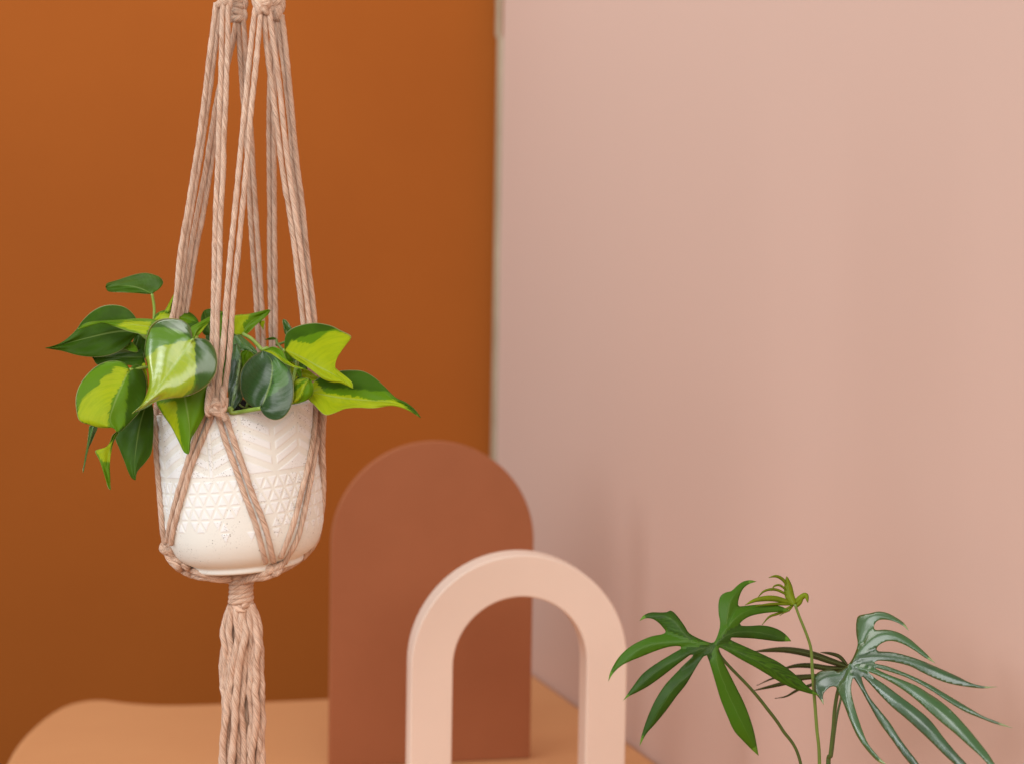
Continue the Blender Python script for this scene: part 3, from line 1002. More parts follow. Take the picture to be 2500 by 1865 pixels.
def heart_leaf(parent, base, tip, left, right, c, d0, gx=0.0, gy=0.0, cup=0.0, droop=0.0, fold=0.0, mid=(), lime=(), midg=(), mat=None,
               curl=0.0, clamp=False, label=None, wave=0.0006, rows=44, cols=15, lime_all=None, mid_all=None, name='leaf', ease=1.25, cupl=None, cupr=None):
    """ruled surface: midrib -> both edges. All outlines in the crop's pixels; depth = d0 + slope + curvature"""
    _lseed[0] += 1
    sd = _lseed[0]
    b = np.array(c(*base)); t_ = np.array(c(*tip))
    Lp = spline([b] + conv_pts(left, c) + [t_], rows)
    Rp = spline([b] + conv_pts(right, c) + [t_], rows)
    tt = np.linspace(0, 1, rows)
    Mp0 = spline([b] + conv_pts(mid, c) + [t_], 200)
    te = tt ** ease
    Mp = np.stack([np.interp(te, np.linspace(0, 1, 200), Mp0[:, k]) for k in range(2)], 1)
    sarr = np.linspace(-1, 1, 2 * cols + 1)
    S, T = np.meshgrid(sarr, tt)
    A = np.abs(S)[..., None]
    E_ = np.where(S[..., None] < 0, Lp[:, None, :], Rp[:, None, :])
    XY = Mp[:, None, :] * (1 - A) + E_ * A
    x, y = XY[..., 0], XY[..., 1]
    k = d0 / FPX
    cl = cup if cupl is None else cupl
    crr = cup if cupr is None else cupr
    cc = np.where(S < 0, cl, crr)
    D = d0 + (gx * (x - b[0]) + gy * (y - b[1])) * k + cc * np.abs(S) ** 1.8 * np.sin(np.clip(T, 0, 1) * math.pi) ** 0.5 + droop * T ** 2 \
        + fold * np.abs(S) * np.sin(np.clip(T, 0, 1) * math.pi) ** 0.6
    D = D + curl * np.clip(np.abs(S) - 0.6, 0, 1) ** 2 * 6
    D = D + wave * np.sin(S * 5 + T * 7 + sd) + wave * 0.6 * np.sin(S * 9 - T * 11 + sd * 2)
    if clamp:
        flat = D.ravel(); fx, fy = x.ravel(), y.ravel()
        for q in range(len(flat)):
            if 370 < fx[q] < 800 and fy[q] > 960:
                pd = pot_depth(fx[q], fy[q], 0.0018)
                flat[q] = min(flat[q], pd)
        D = flat.reshape(D.shape)
    Vv = PN(x, y, D).reshape(-1, 3)
    nc = 2 * cols + 1
    i = np.arange(rows - 1)[:, None]; j = np.arange(nc - 1)[None, :]
    F = np.stack([i * nc + j, i * nc + j + 1, (i + 1) * nc + j + 1, (i + 1) * nc + j], -1).reshape(-1, 4).tolist()
    vari = np.full(x.shape, -3.0)
    for p in lime: vari = np.maximum(vari, poly_sd(x, y, conv_pts(p, c)) / 30.0)
    if lime_all: vari[:] = 3
    mv = np.full(x.shape, -3.0)
    for p in midg: mv = np.maximum(mv, poly_sd(x, y, conv_pts(p, c)) / 30.0)
    if mid_all: mv[:] = 3
    o = mesh_obj(name, Vv, F, mat or M_leaf, parent, True, {
        's': ('FLOAT', S), 't': ('FLOAT', T), 'vari': ('FLOAT', vari), 'midv': ('FLOAT', mv), 'seed': ('FLOAT', np.full(x.shape, sd * 3.7))})
    md = o.modifiers.new('solid', 'SOLIDIFY'); md.thickness = 0.00035; md.offset = 1
    md.use_even_offset = False
    if label: o['label'] = label
    return o, P(b[0], b[1], d0)


def stem(parent, pts, r, mat, name='stem', r_end=None):
    pts = [Vector(p) for p in pts]
    V, F, B = tube_arrays([tuple(p) for p in pts], r, 10, pitch=0.2, seed=5, lump=0.01, hair=False,
                          taper=((0, 1), (1, (r_end or r) / r)))
    return mesh_obj(name, V, F, mat, parent)


vine = empty('potted_philodendron', tuple(PM @ Vector((0, 0, POT_H - 0.011))))
tag(vine, 'variegated heart leaf plant with lime and green leaves in the hanging ivory pot', 'potted plant')
cA = lambda X_, Y_: (80 + X_ / 2.754, 640 + Y_ / 2.754)
cB = lambda X_, Y_: (480 + X_ / 3.819, 700 + Y_ / 3.819)
cF = lambda X_, Y_: (360 + X_ / 8.26, 660 + Y_ / 8.26)
cG = lambda X_, Y_: (480 + X_ / 6.607, 760 + Y_ / 6.607)


def soil_pt(a, r=0.02):
    return PM @ Vector((r * math.sin(a), -r * math.cos(a), POT_H - 0.016))


def petiole(pt, a, r=0.02, lift=0.02, rad=0.0012, mat=None, via=None):
    s_ = soil_pt(a, r)
    p = Vector(pt)
    if via is None:
        mid_ = s_.lerp(p, 0.55) + Vector((0, 0, lift))
        via = [mid_]
    stem(vine, [s_] + [Vector(v) for v in via] + [p], rad * 1.15, mat or M_stem, 'stem', rad)


# 1 small top leaf, seen nearly edge-on
o, b = heart_leaf(vine, (802, 214), (490, 170), [(850, 182), (877, 145), (868, 115), (835, 92), (760, 74), (680, 86), (570, 121), (500, 143)],
                  [(770, 216), (700, 211), (600, 204), (520, 202), (500, 192)], cA, 1.215, 0.1, -1.2, fold=0.004, mid=[(700, 172), (600, 160)], mat=M_leaf,
                  label='small dark green leaf standing highest at left')
petiole(b, -1.0, 0.03, via=[P(*cA(900, 760), 1.23), P(*cA(830, 560), 1.222), P(*cA(815, 430), 1.218), P(*cA(817, 310), 1.217)])
# 2 large dark leaf pointing left
o, b = heart_leaf(vine, (712, 470), (86, 580), [(715, 420), (690, 370), (650, 325), (600, 297), (530, 288), (460, 300), (390, 340), (330, 400), (290, 458), (220, 523), (150, 562)],
                  [(700, 480), (685, 505), (650, 548), (580, 600), (500, 630), (400, 640), (300, 628), (200, 600), (140, 590)], cA, 1.200, 0.20, -0.25, cup=0.004, fold=-0.003,
                  droop=-0.004, mid=[(560, 470), (330, 520), (200, 555)], label='large dark green leaf pointing left',
                  )
petiole(b, -0.8, 0.03, 0.012)
# 3 lime leaf seen edge-on above it
heart_leaf(vine, (822, 440), (302, 455), [(835, 400), (800, 384), (700, 380), (600, 388), (450, 397), (375, 405), (325, 430)],
           [(815, 490), (775, 496), (700, 480), (640, 465), (560, 438), (480, 415), (400, 412), (340, 425)], cA, 1.172, 0.15, -1.3, cup=0.002, fold=0.0015,
           mid=[(650, 418), (480, 405)], mid_all=True, lime=[[(800, 400), (760, 490), (560, 430), (620, 400)]], label='narrow lime green leaf seen from its edge')
# 6 dark leaf in the shade between
heart_leaf(vine, (745, 640), (400, 640), [(740, 600), (700, 588), (640, 583), (560, 588), (470, 610)], [(755, 690), (700, 705), (650, 695), (560, 690), (440, 692)], cA, 1.212, 0.2, -0.9,
           fold=0.004)
heart_leaf(vine, (720, 480), (660, 690), [(760, 490), (765, 560), (757, 640), (730, 690)], [(690, 490), (672, 540), (640, 590), (640, 650)], cA, 1.225, 0, -0.5, fold=0.003)
heart_leaf(vine, (650, 530), (600, 582), [(690, 560), (708, 606), (650, 600)], [(620, 560), (605, 572)], cA, 1.2045, 0, -0.6, mid_all=True, rows=16, cols=5)
# 5 round lime leaf with bitten edge, lower left
o, b = heart_leaf(vine, (650, 722), (568, 1142), [(638, 695), (605, 672), (555, 662), (500, 668), (430, 698), (365, 755), (315, 825), (290, 900), (290, 980), (312, 1062), (375, 1090), (440, 1110), (500, 1113), (545, 1108), (556, 1125)],
                  [(668, 700), (700, 688), (735, 722), (762, 785), (768, 850), (755, 920), (720, 1000), (660, 1070), (600, 1130)], cA, 1.148, 0.15, -0.35, cup=0.007, droop=0.003,
                  mid=[(600, 830), (545, 960), (520, 1060)], clamp=True,
                  lime=[[(648, 722), (560, 702), (528, 712), (542, 742), (465, 775), (440, 830), (330, 920), (298, 1010), (318, 1070), (440, 1112), (505, 1112), (512, 1000), (530, 930), (600, 820)]],
                  midg=[[(650, 722), (590, 664), (500, 668), (365, 755), (315, 825), (290, 900), (300, 1060), (400, 1100), (560, 1140), (620, 1090), (630, 980), (640, 860), (640, 760)]],
                  label='round two tone lime leaf with bitten lower edge')
petiole(b, -0.9, 0.035, 0.02)
# 8 dark hanging leaf
heart_leaf(vine, (770, 930), (690, 1462), [(800, 950), (812, 1010), (811, 1100), (808, 1200), (796, 1285), (755, 1345), (708, 1395), (693, 1430)],
           [(700, 960), (620, 1050), (556, 1160), (585, 1255), (615, 1330), (643, 1405), (668, 1450)], cA, 1.178, 0.0, -0.25, cup=0.004, fold=0.002, clamp=True,
           mid=[(720, 1100), (690, 1300)], label='dark green leaf hanging below the round leaf')
# 9 grey spike
heart_leaf(vine, (407, 1095), (338, 1412), [(380, 1100), (372, 1180), (352, 1290), (340, 1370)], [(437, 1108), (405, 1185), (372, 1262), (350, 1340)], cA, 1.19, 0, 0.1, rows=24, cols=6, mat=M_leaf_silver,
           mid_all=True, fold=0.003)
# 10 torn lime wedge
heart_leaf(vine, (562, 1140), (522, 1528), [(535, 1165), (520, 1205), (492, 1243), (440, 1258), (418, 1270), (448, 1330), (478, 1420), (500, 1492), (512, 1520)],
           [(575, 1150), (545, 1200), (525, 1290), (518, 1370), (522, 1450)], cA, 1.165, 0.2, -0.1, rows=34, cols=8, lime=[[(500, 1230), (418, 1260), (470, 1340), (520, 1340), (535, 1200)]], mid_all=True,
           mid=[(520, 1260), (500, 1380)], label='torn lime green leaf tip at lower left')
# 11 mid green leaf in front of the pot
o, b = heart_leaf(vine, (1010, 840), (1046, 1288), [(1100, 830), (1180, 830), (1172, 930), (1155, 1020), (1105, 1115), (1062, 1190), (1056, 1255)],
                  [(900, 860), (832, 930), (865, 1005), (930, 1100), (980, 1200), (1018, 1275)], cA, 1.140, 0.0, -0.12, cup=0.005, fold=0.002, clamp=True,
                  mid=[(1040, 1000), (1055, 1150)], lime=[[(850, 950), (960, 930), (985, 1130), (1020, 1260), (940, 1120)]], mid_all=True,
                  label='mid green pointed leaf hanging over the pot front')
# 4 the big glossy leaf
o, b = heart_leaf(vine, (1075, 525), (668, 1016), [(1070, 480), (1055, 435), (1015, 397), (960, 381), (885, 380), (825, 400), (782, 450), (757, 540), (752, 620), (770, 700), (782, 780), (775, 855), (742, 935), (705, 982)],
                  [(1092, 514), (1130, 512), (1172, 522), (1212, 562), (1236, 620), (1242, 690), (1225, 760), (1180, 820), (1110, 870), (1020, 905), (920, 916), (830, 936), (765, 976)], cA,
                  1.122, -0.25, -0.42, cup=0.012, droop=0.004, fold=-0.003, mid=[(985, 650), (885, 790), (790, 915)], ease=1.15,
                  lime=[[(1085, 520), (1092, 640), (1098, 760), (1070, 850), (1000, 905), (830, 935), (668, 1016), (775, 880), (775, 700), (765, 640), (880, 560), (1040, 530)]],
                  midg=[[(1075, 525), (1000, 470), (880, 430), (780, 450), (750, 600), (775, 700), (668, 1016), (1060, 890), (1110, 800)]],
                  label='large glossy green and lime leaf at front', wave=0.0009, mat=M_leaf_gloss)
petiole(b, -0.4, 0.03, via=[P(*cA(1120, 560), 1.175), P(*cA(1095, 530), 1.145)])
# 12 lime scrap right of leaf 5
heart_leaf(vine, (735, 690), (775, 860), [(755, 680), (768, 740), (774, 800)], [(728, 720), (745, 760), (765, 820)], cA, 1.16, 0, 0, lime_all=True, rows=14, cols=4)
# 13 leaf behind the big one, top
o, b = heart_leaf(vine, (830, 400), (1115, 408), [(815, 385), (828, 355), (865, 332), (940, 319), (1010, 322), (1070, 350), (1100, 380)],
                  [(880, 420), (960, 450), (1050, 450), (1095, 425)], cA, 1.205, 0.1, -0.9, cup=0.003, mid=[(940, 370), (1030, 380)],
                  lime=[[(815, 395), (850, 345), (960, 335), (1010, 380), (900, 390)]], midg=[[(815, 400), (860, 330), (1000, 340), (1100, 390), (1000, 440)]])
petiole(b, -0.9, 0.03, 0.01)
# 14 small upright spike leaf
heart_leaf(vine, (905, 345), (967, 197), [(888, 330), (915, 282), (945, 228)], [(950, 325), (938, 300), (950, 250)], cA, 1.21, 0, 0.2, lime=[[(895, 330), (960, 205), (920, 330)]], mid_all=True, fold=0.004, rows=24, cols=6)
# 15 leaf behind the front cords
heart_leaf(vine, (1078, 522), (1290, 330), [(1062, 470), (1068, 436), (1120, 408), (1195, 368), (1250, 345)], [(1120, 490), (1160, 440), (1200, 395), (1250, 360)], cA, 1.178, 0.1, -0.9, fold=0.002,
           mid_all=True, mid=[(1110, 450), (1190, 392)], lime=[[(1090, 500), (1190, 400), (1140, 470)]])
# 16 dark round leaf behind
o, b = heart_leaf(vine, (1200, 500), (1150, 330), [(1150, 485), (1136, 430), (1133, 375)], [(1270, 480), (1300, 420), (1290, 350), (1230, 318), (1180, 318)], cA, 1.222, 0, -0.5, cup=0.005)
petiole(b, -0.2, 0.02, 0.0)
heart_leaf(vine, (1330, 620), (1290, 380), [(1220, 600), (1165, 520), (1180, 430), (1230, 380)], [(1390, 600), (1400, 480), (1350, 400)], cA, 1.235, 0, -0.3, cup=0.006)
heart_leaf(vine, (1250, 560), (1255, 700), [(1235, 580), (1238, 640)], [(1275, 590), (1270, 640)], cA, 1.2, 0, -0.3, lime_all=True, rows=14, cols=4)
heart_leaf(vine, (1262, 350), (1260, 560), [(1285, 380), (1290, 450), (1280, 520)], [(1245, 400), (1240, 480)], cA, 1.23, 0, -0.3, mid_all=True, rows=20, cols=5)

# 17 upper centre leaf
o, b = heart_leaf(vine, (432, 443), (684, 222), [(380, 452), (350, 440), (330, 380), (345, 285), (400, 265), (460, 262), (540, 246), (620, 228), (665, 218)],
                  [(470, 440), (505, 415), (545, 372), (600, 322), (650, 280), (680, 245)], cB, 1.205, 0.15, -0.8, cup=0.003, fold=-0.005, mid=[(470, 370), (560, 290)],
                  lime=[[(345, 270), (460, 262), (500, 265), (445, 340), (432, 443), (350, 445)]], mid_all=True, label='two tone leaf tilted up between the cords')
petiole(b, 0.3, 0.02, rad=0.0016, via=[P(*cB(660, 640), 1.185), P(*cB(610, 590), 1.182), P(*cB(560, 535), 1.19), P(*cB(500, 480), 1.2)])
heart_leaf(vine, (600, 320), (622, 402), [(585, 338), (600, 372)], [(632, 320), (630, 360)], cB, 1.215, 0, 0, lime_all=True, rows=14, cols=4)
# 19 silvery band
heart_leaf(vine, (360, 455), (572, 640), [(400, 452), (440, 480), (510, 545), (560, 605)], [(336, 480), (345, 560), (400, 598), (480, 606), (540, 640)], cB, 1.196, 0.1, -0.9, fold=0.003, mat=M_leaf_silver,
           mid=[(430, 530), (500, 585)], mid_all=True)
# 22 dull green behind
heart_leaf(vine, (440, 780), (470, 597), [(412, 740), (412, 640), (425, 600)], [(500, 760), (545, 690), (535, 640), (505, 605)], cB, 1.185, 0, 0.2, cup=0.002, mid_all=True)
# 21 silvery upright leaf beside the cords
o, b = heart_leaf(vine, (318, 1150), (372, 533), [(295, 1120), (296, 1000), (300, 900), (312, 700), (328, 590), (345, 548)],
                  [(350, 1145), (395, 1090), (430, 1035), (425, 960), (408, 820), (415, 700), (410, 600), (392, 555)], cB, 1.168, -0.35, -0.40, fold=0.004, mat=M_leaf_silver,
                  mid=[(345, 1000), (385, 850), (408, 680), (398, 580)], midg=[[(330, 560), (400, 540), (410, 700), (330, 680)]],
                  lime=[[(405, 620), (412, 700), (392, 850), (340, 1130), (325, 1120), (370, 860)]], label='silvery green folded leaf beside the front cords')
# 20 dark round leaf at centre
o, b = heart_leaf(vine, (600, 1131), (622, 603), [(570, 1128), (540, 1122), (480, 1085), (432, 1020), (408, 930), (410, 820), (440, 745), (500, 672), (560, 630), (595, 610)],
                  [(610, 1160), (640, 1200), (690, 1230), (745, 1240), (815, 1212), (878, 1125), (905, 1000), (900, 880), (872, 785), (820, 725), (740, 655), (680, 622)], cB,
                  1.140, -0.32, -0.38, cup=0.008, fold=-0.005, droop=0.0, mid=[(655, 1000), (700, 860), (700, 700)], mat=M_leaf_silver, clamp=True, ease=1.1,
                  midg=[[(640, 1050), (720, 900), (700, 700), (760, 660), (850, 760), (860, 900)]],
                  label='round dark green leaf hanging over the pot rim')
petiole(b, -0.6, 0.055, rad=0.0017, via=[P(*cB(292, 1140), pot_depth(556, 1000, 0.002)), P(*cB(320, 1172), pot_depth(564, 1007, 0.002)), P(*cB(400, 1165), pot_depth(585, 1005, 0.002)), P(*cB(500, 1148), 1.146)])
# 20b its folded rim, a second slim leaf
heart_leaf(vine, (612, 598), (1012, 767), [(650, 580), (700, 562), (745, 570), (800, 600), (830, 660), (870, 710), (930, 745)], [(640, 612), (700, 635), (760, 672), (820, 718), (900, 752), (950, 766)], cB,
           1.158, 0.05, -1.1, fold=-0.002, mid=[(700, 608), (780, 650), (860, 715), (930, 750)], mid_all=True, mat=M_leaf,
           lime=[[(612, 595), (690, 600), (760, 640), (830, 690), (1012, 760), (900, 755), (760, 675)]], label='slim lime edged leaf lying on the round dark leaf')
# 23 main lime leaf on the right with a bitten edge
o, b = heart_leaf(vine, (822, 588), (1458, 946), [(822, 540), (825, 480), (845, 430), (900, 388), (1000, 354), (1120, 342), (1250, 366), (1340, 410), (1442, 466), (1402, 518), (1345, 575), (1305, 615), (1280, 665), (1268, 710), (1285, 752), (1340, 800), (1420, 862), (1455, 905)],
                  [(850, 622), (900, 665), (980, 715), (1060, 770), (1120, 815), (1170, 855), (1230, 880), (1280, 890), (1340, 893), (1400, 918)], cB, 1.162, 0.1, -0.62, cup=0.005, fold=-0.004,
                  mid=[(980, 668), (1130, 750), (1290, 830)], ease=1.0, clamp=False,
                  lime=[[(815, 590), (900, 500), (960, 525), (1080, 535), (1150, 485), (1230, 430), (1290, 422), (1445, 440), (1480, 980), (1100, 900), (850, 650)]],
                  midg=[[(815, 600), (870, 510), (960, 480), (1200, 420), (1300, 390), (1400, 420), (1300, 600), (1000, 620)]],
                  label='bright lime leaf with dark green upper edge and bitten side', rows=70)
petiole(b, 0.6, 0.03, 0.01)
# 24 long right leaf
o, b = heart_leaf(vine, (1075, 985), (2088, 1218), [(1070, 930), (1095, 885), (1160, 840), (1250, 805), (1350, 785), (1450, 780), (1550, 790), (1650, 842), (1750, 930), (1850, 1030), (1950, 1078), (2045, 1150)],
                  [(1040, 1020), (1050, 1060), (1095, 1098), (1155, 1165), (1210, 1197), (1290, 1175), (1380, 1137), (1500, 1126), (1650, 1131), (1800, 1110), (1900, 1122), (2000, 1162)], cB,
                  1.165, -0.05, -0.75, cup=0.003, droop=-0.006, fold=-0.003, mid=[(1300, 1030), (1550, 1060), (1800, 1075), (1980, 1130)], ease=1.0, clamp=True,
                  lime=[[(1040, 860), (1130, 900), (1190, 990), (1500, 1025), (1680, 1062), (1850, 1050), (2100, 1230), (1800, 1150), (1200, 1250), (1000, 1100)]],
                  midg=[[(1040, 860), (1150, 950), (1400, 950), (1750, 980), (1850, 1040), (2100, 1230), (1800, 1150), (1200, 1250), (1000, 1100)]],
                  label='long lime and dark green leaf pointing right', rows=60)
petiole(b, 0.8, 0.04, 0.01)
# 25 small pale leaf
o, b = heart_leaf(vine, (1045, 862), (888, 1092), [(1010, 852), (960, 852), (912, 880), (900, 950), (898, 1020)], [(1072, 880), (1090, 940), (1080, 1010), (1020, 1060), (950, 1082)], cB, 1.150, 0, -0.4, cup=0.003, fold=0.003, clamp=True,
                  lime=[[(1040, 862), (960, 930), (900, 1000), (888, 1092), (950, 1060), (1000, 960)], [(905, 880), (1030, 850), (1000, 870), (910, 920)]], mid_all=True, mid=[(985, 950), (930, 1040)],
                  label='small pale green leaf curled at the pot rim')
# 26 lime leaves in the shade behind
heart_leaf(vine, (905, 780), (1160, 860), [(940, 750), (1020, 770), (1100, 820)], [(930, 830), (1000, 850), (1080, 880)], cB, 1.178, 0, -0.4, lime_all=True, rows=24, cols=7)
heart_leaf(vine, (880, 700), (905, 880), [(875, 760), (890, 830)], [(960, 740), (975, 800), (930, 860)], cB, 1.172, 0, -0.2, lime_all=True, rows=24, cols=7, midg=[[(930, 760), (975, 760), (960, 850)]])
heart_leaf(vine, (800, 600), (880, 720), [(840, 600), (880, 640), (900, 690)], [(795, 640), (830, 680)], cB, 1.18, 0, -0.3, mid_all=True, rows=20, cols=6)
heart_leaf(vine, (960, 850), (950, 760), [(940, 830), (930, 790)], [(985, 840), (975, 790)], cB, 1.168, 0, 0, mid_all=True, rows=14, cols=4)
stem(vine, [P(*cB(902, 900), 1.165), P(*cB(905, 840), 1.166), P(*cB(925, 770), 1.17), P(*cB(935, 700), 1.175)], 0.0016, M_stem)
# 27 tiny curled dark shoot
heart_leaf(vine, (744, 494), (638, 495), [(735, 478), (700, 472), (665, 482)], [(735, 492), (700, 496), (665, 497)], cB, 1.20, 0, 0, rows=20, cols=5)
stem(vine, [P(*cB(743, 490), 1.20), P(*cB(752, 530), 1.199), P(*cB(790, 575), 1.19), P(*cB(840, 640), 1.19), P(*cB(800, 800), 1.19)], 0.0011, M_stem_mid)
stem(vine, [P(*cB(740, 545), 1.215), P(*cB(790, 530), 1.213), P(*cB(830, 515), 1.21)], 0.0011, M_stem_mid)
# 28 grey green spike behind
heart_leaf(vine, (850, 460), (808, 306), [(828, 455), (815, 400), (800, 330)], [(893, 415), (868, 360), (835, 312)], cB, 1.225, 0, 0.2, mat=M_leaf_silver, mid_all=True, rows=24, cols=6)
# stray stem over the soil
stem(vine, [P(*cG(660, 1440), 1.20), P(*cG(700, 1510), 1.19), P(*cG(790, 1560), 1.175), P(*cG(880, 1565), 1.165)], 0.0009, M_stem_mid)
# leaves filling the far side of the pot
for (x, y, d, a) in ((560, 900, 1.235, 0.3), (690, 900, 1.24, 0.8), (620, 930, 1.245, -0.5), (470, 900, 1.245, 0.1), (735, 905, 1.225, 1.0)):
    sx = 60
    cH = lambda X_, Y_, x=x, y=y, a=a: (x + (X_ * math.cos(a) - Y_ * math.sin(a)) * 0.62, y + (X_ * math.sin(a) + Y_ * math.cos(a)) * 0.62)
    o, b = heart_leaf(vine, (0, -30), (10, 100), [(-30, -50), (-70, -10), (-60, 40), (-20, 80)], [(30, -50), (70, -10), (60, 40), (25, 80)], cH, d, 0, -0.5, cup=0.006, rows=28, cols=8, mid=[(0, 30)])
settle(vine)

# ------------------------------------------------------------------ split-leaf plant on the right
cC = lambda X_, Y_: (1460 + X_ / 3.4056, 1380 + Y_ / 3.4056)
cE = lambda X_, Y_: (1800 + X_ / 3.164, 1400 + Y_ / 3.164)


def outline_leaf(parent, outline, hub, lobes, c, d0, gx, gy, droop, ridge, mat, step=5.0, label=None, fold_w=26.0, cap=None, side=None):
    """outline: list of crop points with None entries marking sharp corners (tips); hub & lobe tips drive the folds and droop"""
    pts = [np.array(c(*p)) for p in outline]
    # densify with a closed Catmull-Rom, centripetal-ish by short segments
    n = len(pts); dense = []
    tips = [np.array(c(*p)) for p in lobes]
    sharp = [min(np.hypot(*(q - t)) for t in tips) < 1.5 for q in pts]
    for i in range(n):
        a, b_, c_, d_ = pts[i - 1], pts[i], pts[(i + 1) % n], pts[(i + 2) % n]
        if sharp[i]: a = 2 * b_ - c_
        if sharp[(i + 1) % n]: d_ = 2 * c_ - b_
        L = np.hypot(*(c_ - b_)); k = max(1, int(L / step))
        for j in range(k):
            t = j / k
            dense.append(0.5 * (2 * b_ + (c_ - a) * t + (2 * a - 5 * b_ + 4 * c_ - d_) * t * t + (3 * b_ - a - 3 * c_ + d_) * t ** 3))
    dense = np.array(dense)
    x0, y0 = dense.min(0); x1, y1 = dense.max(0)
    gxs, gys = np.meshgrid(np.arange(x0, x1, step), np.arange(y0, y1, step))
    gxs = gxs + (np.arange(gxs.shape[0]) % 2)[:, None] * step / 2
    gsd = poly_sd(gxs, gys, dense)
    inn = np.stack([gxs[gsd > step * 0.55], gys[gsd > step * 0.55]], 1)
    allv = np.vstack([dense, inn])
    nd = len(dense)
    edges = [(i, (i + 1) % nd) for i in range(nd)]
    vo, eo, fo, *_ = delaunay_2d_cdt([Vector(p) for p in allv], edges, [list(range(nd))], 1, 1e-6)
    co = np.array([tuple(v) for v in vo])
    x, y = co[:, 0], co[:, 1]
    h = np.array(c(*hub))
    dist = np.full(len(co), 1e9); along = np.zeros(len(co)); sgn = np.zeros(len(co)); which = np.zeros(len(co))
    for li, lp in enumerate(side):
        ln = spline([h] + [np.array(c(*q)) for q in lp], 60)
        dx = x[:, None] - ln[None, :, 0]; dy = y[:, None] - ln[None, :, 1]
        dd = np.hypot(dx, dy); k = dd.argmin(1); dm = dd.min(1)
        tg = np.gradient(ln, axis=0)
        sg = np.sign(tg[k, 0] * dy[np.arange(len(x)), k] - tg[k, 1] * dx[np.arange(len(x)), k])
        better = dm < dist
        dist = np.where(better, dm, dist); along = np.where(better, k / 59, along); sgn = np.where(better, sg, sgn); which = np.where(better, li, which)
    k0 = d0 / FPX
    rr = np.hypot(x - h[0], y - h[1])
    D = d0 + (gx * (x - h[0]) + gy * (y - h[1])) * k0 + droop * (rr / 200.0) ** 2 + ridge * np.minimum(dist / fold_w, 1.4) * np.minimum(1, rr / 60)
    D = D + 0.0008 * np.sin(which * 2.4 + rr / 30.0)
    Vv = PN(x, y, D)
    edge_d = np.maximum(poly_sd(x, y, dense), 0)
    S = np.clip(dist / (dist + edge_d + 1e-3), 0, 1) * sgn
    o = mesh_obj('leaf', Vv, [list(f) for f in fo], mat, parent, True, {
        's': ('FLOAT', S * 0.96), 't': ('FLOAT', along), 'vari': ('FLOAT', np.clip((along - 0.93) * 14, -3, 1)), 'midv': ('FLOAT', 0.6 * np.sin(which * 1.9 + 0.6)),
        'seed': ('FLOAT', which * 3.1)})
    md = o.modifiers.new('solid', 'SOLIDIFY'); md.thickness = 0.0004; md.offset = 1
    if label: o['label'] = label
    return o


split = empty('split_leaf_plant', tuple(Vector(P(2030, 1860, 1.17)[:2] + (TABLE_Z,)) if False else (P(2010, 1865, 1.17).x, P(2010, 1865, 1.17).y, TABLE_Z)))
tag(split, 'split leaf plant with fingered green leaves on thin stems at lower right', 'plant')
S1 = [(965, 635), (1000, 560), (1015, 480), (1003, 400), (1002, 310), (1020, 250), (1060, 222), (1110, 208), (1160, 163), (1210, 130), (1270, 120), (1320, 132),
      (1260, 148), (1210, 188), (1182, 240), (1166, 300), (1172, 335), (1230, 332), (1330, 322), (1430, 320), (1530, 340), (1597, 378), (1500, 385), (1400, 392), (1290, 412),
      (1225, 440), (1180, 480), (1190, 497), (1260, 500), (1350, 495), (1430, 505), (1510, 535), (1570, 580), (1608, 628), (1500, 630), (1400, 618), (1290, 605), (1190, 600), (1110, 598), (1102, 615),
      (1200, 660), (1300, 705), (1400, 750), (1500, 800), (1600, 870), (1680, 940), (1750, 1010), (1850, 1085), (1740, 1058), (1620, 1020), (1500, 960), (1400, 900), (1300, 840), (1180, 775), (1080, 715), (1010, 680),
      (1000, 705), (1040, 790), (1090, 890), (1150, 1010), (1210, 1130), (1258, 1250), (1295, 1370), (1318, 1480), (1336, 1582), (1270, 1522), (1200, 1450), (1130, 1370), (1075, 1250), (1022, 1120), (985, 1000), (950, 880), (918, 775), (905, 745),
      (880, 752), (840, 805), (790, 890), (730, 990), (650, 1090), (570, 1200), (480, 1310), (400, 1400), (345, 1502), (360, 1420), (390, 1320), (430, 1215), (480, 1110), (550, 1000), (630, 910), (710, 830), (780, 762), (795, 740),
      (770, 740), (700, 790), (610, 860), (520, 930), (420, 1000), (330, 1050), (250, 1090), (205, 1127), (250, 1060), (300, 990), (360, 910), (430, 850), (520, 790), (620, 730), (688, 690), (690, 674), (650, 667),
      (560, 682), (450, 720), (350, 760), (260, 797), (180, 840), (120, 900), (85, 962), (100, 890), (140, 810), (190, 740), (270, 670), (360, 620), (450, 585), (530, 570), (562, 550), (545, 520),
      (510, 480), (460, 445), (400, 435), (345, 457), (380, 412), (440, 388), (520, 388), (570, 385), (600, 372), (632, 388), (670, 430), (720, 500), (760, 560), (840, 605), (920, 635)]
T1 = [(1320, 132), (1597, 378), (1608, 628), (1850, 1085), (1336, 1582), (345, 1502), (205, 1127), (85, 962), (345, 457)]
side1 = [[(1060, 500), (1100, 300), (1180, 190), (1300, 130)], [(1100, 480), (1250, 370), (1430, 355), (1590, 375)], [(1090, 570), (1300, 550), (1600, 620)], [(1150, 710), (1450, 860), (1840, 1078)],
         [(1000, 850), (1120, 1150), (1330, 1570)], [(820, 850), (600, 1060), (350, 1490)], [(780, 720), (500, 870), (210, 1120)], [(700, 630), (350, 690), (90, 950)], [(760, 600), (620, 450), (500, 415), (350, 450)]]
outline_leaf(split, S1, (975, 655), T1, cC, 1.13, 0.15, -0.30, 0.010, 0.0030, M_split, 5.0, 'dark green fingered leaf in front of the peach arch side', 24, side=side1)

